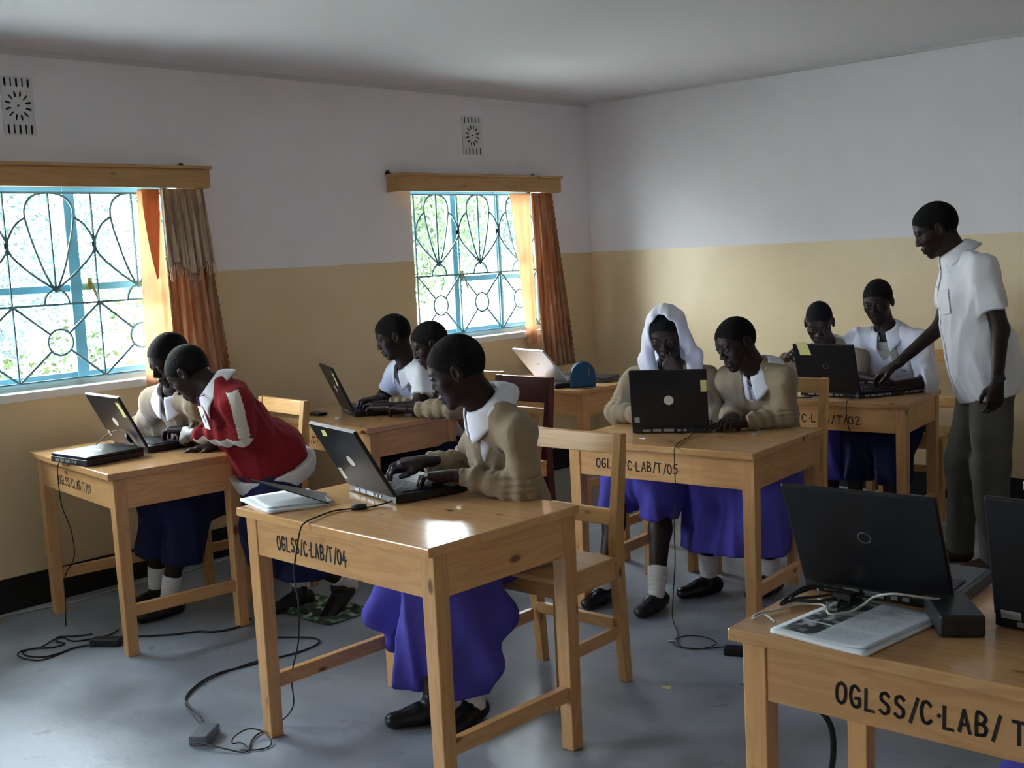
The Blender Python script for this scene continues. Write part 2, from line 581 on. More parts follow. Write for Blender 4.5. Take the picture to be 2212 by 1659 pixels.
def glass():
    m, nt, bs, N, L = new_mat('window_glass')
    N.remove(bs)
    out = [n for n in N if n.type == 'OUTPUT_MATERIAL'][0]
    t = N.new('ShaderNodeBsdfTransparent'); t.inputs[0].default_value = (.93, .97, .97, 1)
    g = N.new('ShaderNodeBsdfGlossy'); g.inputs['Roughness'].default_value = .02
    mx = N.new('ShaderNodeMixShader'); mx.inputs[0].default_value = .06
    L.new(t.outputs[0], mx.inputs[1]); L.new(g.outputs[0], mx.inputs[2]); L.new(mx.outputs[0], out.inputs['Surface'])
    return m


GLASS = glass()
XF = -.12     # plane of the casements
XG = -.03     # plane of the bars


def window(n, W_, mull, transom, bars, cells, zmid, handle=None):
    y0, y1, z0, z1 = W_
    root = tag(empty('window_%d' % n, (0, 0, 0)), kind='structure')
    fr = MB()
    for a in (y0 + .02, y1 - .02): fr.box(XF - .02, XF + .02, a - .02, a + .02, z0 + .03, z1)
    fr.box(XF - .02, XF + .02, y0, y1, z0 + .03, z0 + .07).box(XF - .02, XF + .02, y0, y1, z1 - .035, z1)
    for (a, w) in mull: fr.box(XF - .03, XF + .03, a - w / 2, a + w / 2, z0 + .03, z1)
    for (a, c, z) in transom: fr.box(XF - .018, XF + .018, a, c, z - .018, z + .018)
    bevel(fr.build('window_frame', BLUE, root), .003)
    MB().box(XF - .003, XF + .003, y0 + .03, y1 - .03, z0 + .05, z1 - .02).build('window_glass', GLASS, root)
    # sloping sill inside and out
    MB().box(XF + .02, .012, y0 + .004, y1 - .004, z0 - .03, z0 + .006).box(-WT - .05, XF - .02, y0, y1, z0 - .03, z0 + .03).build('window_sill', SILL, root)
    if handle:
        hm = MB().box(XF + .03, XF + .055, handle[0] - .012, handle[0] + .012, handle[1] - .03, handle[1] + .03)
        hm.bar((XF + .06, handle[0], handle[1] + .01), (XF + .07, handle[0] + .03, handle[1] - .09), .012, .012)
        hm.build('window_handle', mat('brass_handle', (.45, .35, .12), .35, metal=.8), root)
    # grille: one object of bars
    G = MB(); r = .0060
    zt, zb = z1 - .035, z0 + .045
    ya, yb = bars[0], bars[-1]
    ylo, yhi = max(y0 + .01, ya), min(y1 - .01, yb)
    for z in (zt, zmid, zb): G.tube([(XG, y0, z), (XG, y1, z)], r, 6)
    for yv in bars:
        if y0 < yv < y1: G.tube([(XG, yv, zb), (XG, yv, zt)], r, 6)
    for i in range(len(bars) - 1):
        a, c = bars[i], bars[i + 1]; w = c - a; m_ = (a + c) / 2
        hub = (m_, zmid + .075)
        H = zt - hub[1]
        def clip(pts):
            return [(XG + .004, p[0], p[1]) for p in pts if y0 - .001 <= p[0] <= y1 + .001]
        def tb(pts):
            q = clip(pts)
            if len(q) > 1: G.tube(q, r, 6)
        # centre bar and the tall inner petal
        tb([(m_, hub[1]), (m_, zt)])
        for sg in (-1, 1):
            inner = [(0, 1.0), (.12, .985), (.22, .93), (.275, .83), (.27, .70), (.22, .50), (.12, .2), (.02, 0)]
            tb([(p.x, p.y) for p in smooth_path([(m_ + sg * u * w, hub[1] + v_ * H, 0) for u, v_ in inner], 6)])
            outer = [(.285, .74), (.38, .68), (.46, .57), (.497, .45), (.44, .33), (.25, .16), (.02, 0)]
            tb([(p.x, p.y) for p in smooth_path([(m_ + sg * u * w, hub[1] + v_ * H, 0) for u, v_ in outer], 6)])
        # half ring under the hub
        tb([(m_ + .062 * math.cos(t), zmid + .072 * math.sin(t)) for t in np.linspace(0, math.pi, 13)])
        # lower panel: ring with four diagonals
        cz = (zmid + zb) / 2; R_ = .062
        tb([(m_ + R_ * math.cos(t), cz + R_ * math.sin(t)) for t in np.linspace(0, 2 * math.pi, 25)])
        for sy in (-1, 1):
            for sz in (-1, 1):
                ex, ez = m_ + sy * w / 2, zmid if sz > 0 else zb
                dv = V((ex - m_, ez - cz)); dn = dv.normalized()
                tb([(m_ + dn.x * R_, cz + dn.y * R_), (ex, ez)])
        for (yy, zz) in ((a, hub[1] + .45 * H), (c, hub[1] + .45 * H), (m_, hub[1])):
            if y0 < yy < y1: G.box(XG - .006, XG + .008, yy - .008, yy + .008, zz - .016, zz + .016)
    G.build('window_grille', GRM, root, smooth=False)
    return root


window(1, WIN[0], [(-3.90, .06), (-4.75, .05)], [(-5.14, -3.93, 1.492), (-3.87, -3.38, 1.495)],
       [-5.11, -4.68, -4.25, -3.82, -3.39], 4, 1.418, (-3.84, 1.51))
window(2, WIN[1], [(-1.30, .045), (-.885, .05)], [(-1.30, -.885, 1.405), (-.885, -.55, 1.40)],
       [-1.70, -1.325, -.95, -.575], 3, 1.437, (-1.27, 1.43))
window(3, WIN[2], [(-7.4, .06)], [(-8.3, -7.4, 1.49)], [-8.26, -7.83, -7.4, -6.97, -6.54], 4, 1.418)

# --- pelmet boxes over the windows
PELM = wood('pine_pelmet', 'y', c1=(.40, .21, .07), c2=(.54, .31, .12), rough=.45)
HOOK = mat('dark_bracket_metal', (.03, .028, .025), .5, metal=.6)


def pelmet(y0, y1, z0, z1, label, hooks):
    r = tag(empty('curtain_pelmet', (0, (y0 + y1) / 2, z0)), label, 'pelmet', 'wooden pelmets over the windows')
    c = (y0 + y1) / 2
    bevel(MB().box(.106, .128, y0 - c, y1 - c, 0, z1 - z0).box(.0, .106, y0 - c, y0 - c + .018, 0, z1 - z0).box(.0, .106, y1 - c - .018, y1 - c, 0, z1 - z0).build('front_board', PELM, r), .002)
    bevel(MB().box(0, .142, y0 - c - .012, y1 - c + .012, z1 - z0, z1 - z0 + .016).build('top_board', PELM, r), .004)
    for h in hooks:
        k = MB().tube([(.012, h - c + .016 * math.cos(t), z1 - z0 + .02 + .016 * math.sin(t)) for t in np.linspace(-.6, math.pi + .6, 12)], .004, 6)
        k.box(.0, .008, h - c - .012, h - c + .012, z1 - z0 + .014, z1 - z0 + .03)
        k.build('bracket', HOOK, r)


pelmet(-5.32, -3.238, 1.967, 2.062, 'pine pelmet box with knots over the large near window', [-3.33])
pelmet(-1.935, -.462, 1.960, 2.052, 'short pale pine pelmet box over the small far window', [-1.93, -.62])


# --- curtains
def cloth_mat(name, c1, c2, trans, scale, axis='y', rough=.9):
    m, nt, bs, N, L = new_mat(name)
    N.remove(bs)
    out = [n for n in N if n.type == 'OUTPUT_MATERIAL'][0]
    tc = N.new('ShaderNodeTexCoord')
    mp = N.new('ShaderNodeMapping'); mp.inputs['Scale'].default_value = (scale, scale, scale * .12)
    L.new(tc.outputs['Object'], mp.inputs[0])
    nz = N.new('ShaderNodeTexNoise'); nz.inputs['Scale'].default_value = 1; nz.inputs['Detail'].default_value = 3
    L.new(mp.outputs[0], nz.inputs['Vector'])
    cr = N.new('ShaderNodeValToRGB')
    cr.color_ramp.elements[0].position = .42; cr.color_ramp.elements[0].color = (*c1, 1)
    cr.color_ramp.elements[1].position = .58; cr.color_ramp.elements[1].color = (*c2, 1)
    L.new(nz.outputs['Fac'], cr.inputs['Fac'])
    d = N.new('ShaderNodeBsdfDiffuse'); t = N.new('ShaderNodeBsdfTranslucent')
    L.new(cr.outputs['Color'], d.inputs['Color']); L.new(cr.outputs['Color'], t.inputs['Color'])
    mx = N.new('ShaderNodeMixShader'); mx.inputs[0].default_value = trans
    L.new(d.outputs[0], mx.inputs[1]); L.new(t.outputs[0], mx.inputs[2]); L.new(mx.outputs[0], out.inputs['Surface'])
    return m


CUR = cloth_mat('orange_striped_curtain', (.50, .245, .13), (.60, .42, .29), .30, 26)
SHEER = cloth_mat('thin_orange_curtain', (.80, .55, .38), (.84, .61, .44), .50, 3)
SWAG = cloth_mat('beige_gold_swag', (.56, .42, .30), (.74, .62, .48), .25, 40)


def curtain(name, ya0, ya1, yb0, yb1, z0, z1, folds, amp, m, x=.07, scal=0.0, nz=40, nu=160, ph=0.0, lo=0.0, cx=0.0):
    """pleated cloth from z1 (ya0..ya1) down to z0 (yb0..yb1)"""
    u = np.linspace(0, 1, nu); v = np.linspace(0, 1, nz)
    U, T = np.meshgrid(u, v, indexing='ij')
    y0 = ya0 + (yb0 - ya0) * T; y1 = ya1 + (yb1 - ya1) * T
    Y = y0 + (y1 - y0) * U
    X = x + amp * np.sin(2 * np.pi * folds * U + ph + .6 * np.sin(3 * T + 5 * U)) * (.6 + .4 * T) + amp * .35 * np.sin(2 * np.pi * folds * 2.3 * U + 1.2 + 2 * T) + cx * T
    Y = Y + amp * .5 * np.cos(2 * np.pi * folds * U + ph + 2 * T)
    Z = z1 + (z0 - z1) * T + lo * np.sin(U * 9) * T
    if scal:
        e = scal * (np.abs(np.sin(np.pi * T * nz / 3.0)) - .5)
        Y = Y + e * (U > .985) - e * (U < .015)
    Vt = np.stack([X, Y, Z], -1).reshape(-1, 3)
    i, j = np.meshgrid(np.arange(nu - 1), np.arange(nz - 1), indexing='ij')
    a = (i * nz + j).ravel()
    F = np.stack([a, a + nz, a + nz + 1, a + 1], 1)
    o = mesh_obj(name, Vt, F, m, smooth=True)
    so = o.modifiers.new('thick', 'SOLIDIFY'); so.thickness = .0016
    return o


def curtain_set(lab_main, ym0, ym1, yt0, yt1, z0, ztop, sheer_top, sheer_bot, zs, flap=True):
    r = tag(empty('window_curtain', (0, ym0, z0)), lab_main, 'curtain', 'orange curtains drawn to the side of the windows')
    Mi = Matrix.Translation((0, -ym0, -z0))
    def own(o):
        o.data.transform(Mi); o.parent = r
    own(curtain('gathered_panel', yt0, yt1, ym0, ym1, z0, ztop, 6.0, .020, CUR, x=.062, scal=.014, nz=90, nu=240, cx=.03))
    own(curtain('thin_panel', sheer_top[0], sheer_top[1], sheer_bot[0], sheer_bot[1], zs, ztop, 1.4, .007, SHEER, x=.022, scal=.008, nz=60, nu=60))
    if flap:
        # swag: a short gathered overlay with a knotted fringe
        own(curtain('swag', yt0 - .005, yt1 + .006, yt0 + .0, yt1 + .035, ztop - .40, ztop, 6, .020, SWAG, x=.082, nz=30, nu=200, cx=.02, ph=.8, lo=.03))
        fr = MB(); rs = random.Random(5)
        for k in range(46):
            t = k / 45; yy = yt0 + (yt1 + .035 - yt0) * t; zz = ztop - .40 + .03 * math.sin(t * 9)
            xx = .098 + .014 * math.sin(2 * math.pi * 6 * t + .8)
            L_ = .035 + .04 * rs.random()
            fr.tube([(xx, yy, zz + .012), (xx + .003, yy + .003 * rs.uniform(-1, 1), zz - L_ * .5), (xx, yy + .006 * rs.uniform(-1, 1), zz - L_)], .0026, 5)
        own(fr.build('fringe', SWAG))
        tr = MB()
        a, b_ = sheer_top[0] + .02, yt0 + .015
        k = 14
        Vt = []; F = []
        for i in range(k + 1):
            t = i / k
            bot = ztop - .10 - .36 * (1 - abs(2 * t - 1.05) ** 1.3)
            for j in range(7):
                s_ = j / 6
                Vt.append((.036 + .005 * math.sin(t * 9 + s_ * 3), a + (b_ - a) * t, ztop + (bot - ztop) * s_))
        for i in range(k):
            for j in range(6):
                q = i * 7 + j
                F.append((q, q + 7, q + 8, q + 1))
        o = mesh_obj('pointed_overlay', Vt, F, cloth_mat('deep_orange_overlay', (.66, .33, .16), (.72, .39, .20), .45, 4), smooth=True)
        so = o.modifiers.new('thick', 'SOLIDIFY'); so.thickness = .0016
        own(o)
    return r


curtain_set('gathered orange curtain with a fringed beige swag, beside the large near window', -3.50, -3.17, -3.50, -3.27, .80, 1.965,
            (-3.60, -3.48), (-3.63, -3.45), .98)
curtain_set('plain gathered orange curtain hanging beside the small far window', -.70, -.36, -.70, -.49, .76, 1.958,
            (-.88, -.68), (-.76, -.66), .93, flap=False)


# ------------------------------------------------------------------ outside the windows
def ground_out():
    m, nt, bs, N, L = new_mat('dry_grass_ground')
    tc = N.new('ShaderNodeTexCoord')
    a = N.new('ShaderNodeTexNoise'); a.inputs['Scale'].default_value = 1.2; a.inputs['Detail'].default_value = 8
    L.new(tc.outputs['Object'], a.inputs['Vector'])
    cr = N.new('ShaderNodeValToRGB')
    cr.color_ramp.elements[0].position = .4; cr.color_ramp.elements[0].color = (.42, .45, .38, 1)
    cr.color_ramp.elements[1].position = .6; cr.color_ramp.elements[1].color = (.60, .60, .55, 1)
    L.new(a.outputs['Fac'], cr.inputs['Fac']); L.new(cr.outputs['Color'], bs.inputs['Base Color'])
    bs.inputs['Roughness'].default_value = .9
    return m


# unseen overhang outside the window wall, added to block steep skylight near it
structure('eaves_light_block', MB().box(-1.0, -WT, RY0 - .5, .7, 2.42, 2.52), mat('light_block_timber', (.20, .16, .12), .8))
tag(MB().box(-60, -WT, -45, 35, -.35, -.25).build('ground_outside', ground_out()), kind='structure')


def leaf_cloud(name, c, r, n, size, m, label, cat, kind=None, group=None, flat=1.0, trunk=None):
    """a bush or crown: leaves scattered through an uneven rounded volume"""
    c = np.array(c, float); r = np.array(r, float)
    rs = RNG
    lobes = [(rs.normal(size=3) * .42, .45 + .4 * rs.rand()) for _ in range(9)]
    P = []
    while len(P) < n:
        lo = lobes[rs.randint(len(lobes))]
        d = rs.normal(size=3); d /= np.linalg.norm(d)
        p = lo[0] + d * lo[1] * (.75 + .3 * rs.rand())
        P.append(c + p * r)
    P = np.array(P)
    P[:, 2] = np.maximum(P[:, 2], -.25)
    A = rs.normal(size=(n, 3)); A /= np.linalg.norm(A, axis=1)[:, None]
    B = np.cross(A, rs.normal(size=(n, 3))); B /= np.linalg.norm(B, axis=1)[:, None]
    s = size * (.6 + .8 * rs.rand(n))[:, None]
    q = np.stack([P - A * s, P + B * s * .4, P + A * s, P - B * s * .4], 1).reshape(-1, 3)
    F = np.arange(4 * n).reshape(-1, 4)
    if trunk is None:
        o = mesh_obj(name, q, F, m)
        return tag(o, label, cat, group, kind)
    root = tag(empty(name, (c[0], c[1], -.25)), label, cat, group, kind)
    q2 = q - np.array([c[0], c[1], -.25])
    mesh_obj('crown', q2, F, m, root)
    tb = MB(); h = c[2] + .25
    tb.tube([(0, 0, 0), (.06, .03, h * .5), (0, 0, h)], .1, 8, radii=[trunk, trunk * .75, trunk * .45])
    for k in range(5):
        a = k * 1.3
        tb.tube([(0, 0, h * (.45 + .08 * k)), (math.cos(a) * r[0] * .5, math.sin(a) * r[1] * .5, h + r[2] * .3)], .05, 6, radii=[trunk * .4, trunk * .1])
    tb.build('trunk', mat('bark', (.16, .13, .10), .9), root, smooth=True)
    return root


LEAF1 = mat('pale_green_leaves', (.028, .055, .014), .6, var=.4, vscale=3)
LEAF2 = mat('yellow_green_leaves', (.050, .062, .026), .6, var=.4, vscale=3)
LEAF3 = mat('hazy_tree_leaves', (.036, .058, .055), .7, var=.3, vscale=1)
leaf_cloud('garden_bush', (-1.9, -2.95, .45), (.75, .85, .55), 9000, .030, LEAF1, 'low leafy green bush seen through the large window beside its curtain', 'bush', group=None)
leaf_cloud('garden_bush', (-3.3, -3.9, .0), (.9, 1.2, .55), 8000, .030, LEAF2, 'pale straggly bush low behind the large window', 'bush')
leaf_cloud('garden_bush', (-3.2, 1.2, .2), (1.1, 1.2, .55), 8000, .030, LEAF2, 'yellow green bush low behind the small window', 'bush')
leaf_cloud('garden_tree', (-6.5, 3.9, 2.7), (1.1, 1.0, 1.5), 9000, .05, LEAF1, 'bright green tree seen at the left of the small window', 'tree', trunk=.12)
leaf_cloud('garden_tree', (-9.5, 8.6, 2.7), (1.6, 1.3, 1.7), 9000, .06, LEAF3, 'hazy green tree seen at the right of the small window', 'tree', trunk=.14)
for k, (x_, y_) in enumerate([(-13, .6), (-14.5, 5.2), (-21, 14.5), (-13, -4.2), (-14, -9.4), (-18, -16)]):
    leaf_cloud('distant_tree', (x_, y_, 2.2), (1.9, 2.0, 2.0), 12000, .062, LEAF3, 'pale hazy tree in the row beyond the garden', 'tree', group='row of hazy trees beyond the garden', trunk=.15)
# ------------------------------------------------------------------ hand lettering (stroke letters, painted with a brush pen)
GLY = {
    'O': [[(.25, 1), (.08, .85), (.03, .5), (.08, .15), (.25, 0), (.42, .15), (.47, .5), (.42, .85), (.25, 1)]],
    '0': [[(.25, 1), (.08, .85), (.03, .5), (.08, .15), (.25, 0), (.42, .15), (.47, .5), (.42, .85), (.25, 1)]],
    'G': [[(.46, .84), (.30, 1), (.12, .90), (.04, .5), (.12, .1), (.30, 0), (.46, .12), (.46, .42), (.28, .42)]],
    'L': [[(.06, 1), (.06, 0), (.44, 0)]],
    'S': [[(.43, .86), (.28, 1), (.10, .90), (.09, .66), (.26, .52), (.42, .38), (.42, .12), (.24, 0), (.05, .12)]],
    'C': [[(.46, .84), (.30, 1), (.12, .90), (.04, .5), (.12, .1), (.30, 0), (.47, .15)]],
    'A': [[(.02, 0), (.25, 1), (.48, 0)], [(.11, .34), (.40, .34)]],
    'B': [[(.06, 0), (.06, 1), (.30, .98), (.42, .80), (.30, .55), (.06, .52)], [(.30, .55), (.46, .34), (.38, .06), (.06, 0)]],
    'T': [[(.0, 1), (.50, 1)], [(.25, 1), (.25, 0)]],
    '/': [[(.06, -.08), (.36, 1.08)]],
    '.': [[(.10, .48), (.13, .52)]],
    '1': [[(.16, 1), (.16, 0)]],
    '2': [[(.05, .84), (.18, 1), (.38, .92), (.42, .70), (.05, 0), (.46, .02)]],
    '4': [[(.30, 1), (.03, .34), (.48, .34)], [(.36, .62), (.33, -.08)]],
    '5': [[(.44, 1), (.12, 1), (.09, .58), (.32, .60), (.45, .36), (.34, .06), (.05, .04)]],
    '6': [[(.40, .98), (.16, .8), (.05, .35), (.2, 0), (.42, .12), (.42, .42), (.22, .52), (.06, .36)]],
    '7': [[(.04, 1), (.46, 1), (.20, 0)]],
    '3': [[(.06, .92), (.28, 1), (.42, .8), (.2, .54), (.44, .3), (.28, 0), (.04, .1)]],
    ' ': [],
}


def lettering(txt, h, adv, pen, seed=1):
    """returns a mesh builder holding painted letters in the local x/z plane, facing -y, starting at the origin"""
    rs = random.Random(seed)
    mb = MB(); x = 0
    for ch in txt:
        k = {'.': .42, '/': .75, ' ': .5, '1': .6}.get(ch, 1.0)
        dz = rs.uniform(-.04, .04) * h; sl = rs.uniform(-.04, .06)
        for st in GLY[ch]:
            pts = [(x + (u * .92 + v_ * sl) * adv * 1.55, v_ * h + dz) for u, v_ in st]
            P = smooth_path([(p[0], 0, p[1]) for p in pts], 4) if len(pts) > 3 and ch not in 'LTA4/7' else [V((p[0], 0, p[1])) for p in pts]
            for i in range(len(P) - 1):
                a, b_ = P[i], P[i + 1]
                d = (b_ - a)
                if d.length < 1e-6: continue
                d.normalize(); nn = V((-d.z, 0, d.x)) * pen / 2
                a2, b2 = a - d * pen * .4, b_ + d * pen * .4
                q = [a2 + nn, a2 - nn, b2 - nn, b2 + nn]
                kk = len(mb.v)
                mb.v += [(v_.x, 0, v_.z) for v_ in q] + [(v_.x, -.0007, v_.z) for v_ in q]
                mb.f += [tuple(kk + i_ for i_ in f) for f in ((3, 2, 1, 0), (4, 5, 6, 7), (0, 1, 5, 4), (1, 2, 6, 5), (2, 3, 7, 6), (3, 0, 4, 7))]
        x += adv * k
    return mb


# ------------------------------------------------------------------ desks
def desk(loc, rz, W_, D_, H, label, text=None, tx=0, th=.042, tadv=.028, seed=1, blank=False, pen=.0055):
    """origin at the near right corner on the floor; top spans x -W..0, y 0..D"""
    r = tag(empty('school_desk', loc, rz), label, 'desk', 'pine computer desks')
    t = .028; L = .055; ov = .022; ah = .125
    bevel(MB().box(-W_, 0, 0, D_, H - t, H).build('tabletop', WTOP, r), .004)
    x0, x1, y0, y1 = -W_ + ov, -.008, ov, D_ - .012
    rs = random.Random(seed)
    for (ax, ay) in ((x0, y0), (x1 - L, y0), (x0, y1 - L), (x1 - L, y1 - L)):
        k = MB().box(ax, ax + L, ay, ay + L, 0, H - t)
        for i in range(4):          # legs taper a little to the foot
            v_ = k.v[i]; k.v[i] = (ax + L / 2 + (v_[0] - ax - L / 2) * .86, ay + L / 2 + (v_[1] - ay - L / 2) * .86, 0)
        bevel(k.build('leg', WZ, r), .003)
    fa = bevel(MB().box(x0 + L, x1 - L, y0 + .004, y0 + .026, H - t - ah, H - t).build('front_apron', WX, r), .002)
    if text:
        lt = lettering(text, th, tadv, pen, seed).build('lettering', PAINT_BLACK, fa)
        lt.location = (tx, y0 + .0038, H - t - ah * (.70 if seed != 6 else .73))
    bevel(MB().box(x0 + L, x1 - L, y1 - .026, y1 - .004, H - t - ah, H - t).build('rear_apron', WX, r), .002)
    for xa in (x0 + .004, x1 - .026):
        bevel(MB().box(xa, xa + .022, y0 + L, y1 - L, H - t - ah, H - t).build('side_apron', WY, r), .002)
    for xa in (x0 + .014, x1 - L + .014):
        bevel(MB().box(xa, xa + .028, y0 + L - .004, y1 - L + .004, .16, .208).build('stretcher', WY, r), .002)
    return r


D04 = desk((3.084, -4.531, 0), -.012, .939, .627, .779, 'pine desk lettered T/04 that the girl typing alone leans on', 'OGLSS/C.LAB/T/04', -.752, .043, .0245, 4, pen=.0060)
D01 = desk((1.079, -4.414, 0), -.103, .922, .588, .763, 'pine desk lettered T/01 under the large near window', 'OGLSS/CLAB/T/01', -.640, .036, .0275, 1, pen=.0045)
D05 = desk((3.027, -2.788, 0), .087, .905, .66, .753, 'pine desk lettered T/05 in front of the girl in the white veil', 'OGLSS/C.LAB/T/05', -.745, .038, .0275, 5, pen=.0048)
D02 = desk((2.973, -1.308, 0), .125, .922, .583, .750, 'pine desk lettered T/02 that the standing man reaches over', 'OGLSS/C.LAB/T/02', -.74, .038, .035, 2, pen=.005)
D06 = desk((4.953, -4.513, 0), .036, .922, .583, .750, 'pine desk with a knotted top, a magazine and two dark laptops on it', 'OGLSS/C.LAB/ T/06', -.690, .042, .0300, 6, pen=.0064)
D07 = desk((1.061, -3.07, 0), -.063, .922, .583, .750, 'pine desk lettered T/07 beside the window wall, between its two windows', 'OGLSS/C.LAB/T/07', -.87, .030, .028, 7, pen=.004)
D08 = desk((1.12, -1.523, 0), .004, .922, .583, .750, 'pine desk in the corner carrying the silver laptop and blue case', None, seed=8)
D03 = desk((4.952, -2.80, 0), .0, .922, .583, .750, 'pine desk at the edge of view beyond the two dark laptops', None, seed=9)


# ------------------------------------------------------------------ chairs
WCZ = wood('chair_pine_z', 'z', c1=(.50, .25, .08), c2=(.66, .38, .145), rough=.35)
WCX = wood('chair_pine_x', 'x', c1=(.50, .26, .085), c2=(.68, .40, .16), rough=.35)
MAROON = mat('maroon_gloss_paint', (.075, .012, .014), .35, var=.1)


def chair(loc, rz, label, style='plain', w=.43, d=.41, sh=.475, H=.905):
    """origin under the seat centre, facing -y, back at +y"""
    r = tag(empty('school_chair', loc, rz), label, 'chair', 'wooden school chairs')
    fm = MAROON if style == 'maroon' else WCZ
    y1, y0 = d / 2, -d / 2
    for sx in (-1, 1):
        x = sx * (w / 2 - .019)
        # rear leg and back post in one piece, kinked at the seat
        k = MB()
        prof = [(y1 - .030, 0, .036), (y1 - .058, sh - .06, .050), (y1 - .058, sh + .05, .050), (y1 - .012, H, .034)]
        b0 = len(k.v)
        for (yc, z, dd) in prof:
            for (ax, ay) in ((-1, -1), (1, -1), (1, 1), (-1, 1)):
                k.v.append((x + ax * .018, yc + ay * dd / 2 + .0, z))
        k.f.append((3, 2, 1, 0))
        for i in range(3):
            for j in range(4):
                j2 = (j + 1) % 4
                k.f.append((i * 4 + j, i * 4 + j2, i * 4 + 4 + j2, i * 4 + 4 + j))
        k.f.append((12, 13, 14, 15))
        bevel(k.build('leg', fm, r), .003)
        bevel(MB().box(x - .019, x + .019, y0 + .01, y0 + .05, 0, sh - .02).build('leg', WCZ, r), .003)
        bevel(MB().box(x - .010, x + .010, y0 + .045, y1 - .08, .17, .215).build('stretcher', WY, r), .002)
        bevel(MB().box(x - .012, x + .012, y0 + .045, y1 - .078, sh - .085, sh - .018).build('side_rail', WY, r), .002)
    bevel(MB().box(-w / 2, w / 2, y0 - .012, y1 - .083, sh - .02, sh).build('seat', WCX, r), .004)
    bevel(MB().box(-w / 2 + .035, w / 2 - .035, y0 + .018, y0 + .04, sh - .08, sh - .02).build('front_rail', WCX, r), .002)
    bevel(MB().box(-w / 2 + .035, w / 2 - .035, y1 - .075, y1 - .05, .20, .24).build('stretcher', WCX, r), .002)

    def rail(nm, za, zb, m, th=.02):
        def yy(z): return y1 - .058 + (.046) * (z - sh - .05) / (H - sh - .05)
        k = MB()
        P = []
        for z in (za, zb):
            yb = yy(z)
            P += [(-w / 2 + .036, yb - th / 2, z), (w / 2 - .036, yb - th / 2, z), (w / 2 - .036, yb + th / 2, z), (-w / 2 + .036, yb + th / 2, z)]
        k.v = P
        k.f = [(3, 2, 1, 0), (4, 5, 6, 7), (0, 1, 5, 4), (1, 2, 6, 5), (2, 3, 7, 6), (3, 0, 4, 7)]
        bevel(k.build(nm, m, r), .003)
    if style == 'maroon':
        rail('backrest_panel', H - .135, H - .002, MAROON, .022)
        rail('back_rail', H - .20, H - .165, WCX)
    else:
        rail('top_rail', H - .072, H - .002, WCX, .024)
        rail('back_rail', .578, .635, WCX)
    return r


chair((2.655, -3.575, 0), .03, 'pine chair whose open back stands empty behind the girl typing alone')
chair((.66, -3.46, 0), -.08, 'pine chair behind the girl in the red jacket, only its upper back showing')
chair((1.20, -2.28, 0), -.02, 'maroon painted chair between the desk T/07 pair and the corner desk', 'maroon', w=.41)
chair((.72, -2.16, 0), .0, 'pine chair at desk T/07, hidden but for one back corner')
chair((2.545, -1.86, 0), .06, 'pine chair with a high top rail behind the leaning girl at desk T/05')
chair((2.05, -1.93, 0), .06, 'pine chair under the girl in the white veil')
chair((2.62, -.40, 0), .05, 'pine chair under the student in the white shirt near the standing man')
chair((2.15, -.42, 0), .05, 'pine chair under the student in the tan sweater by the end wall')


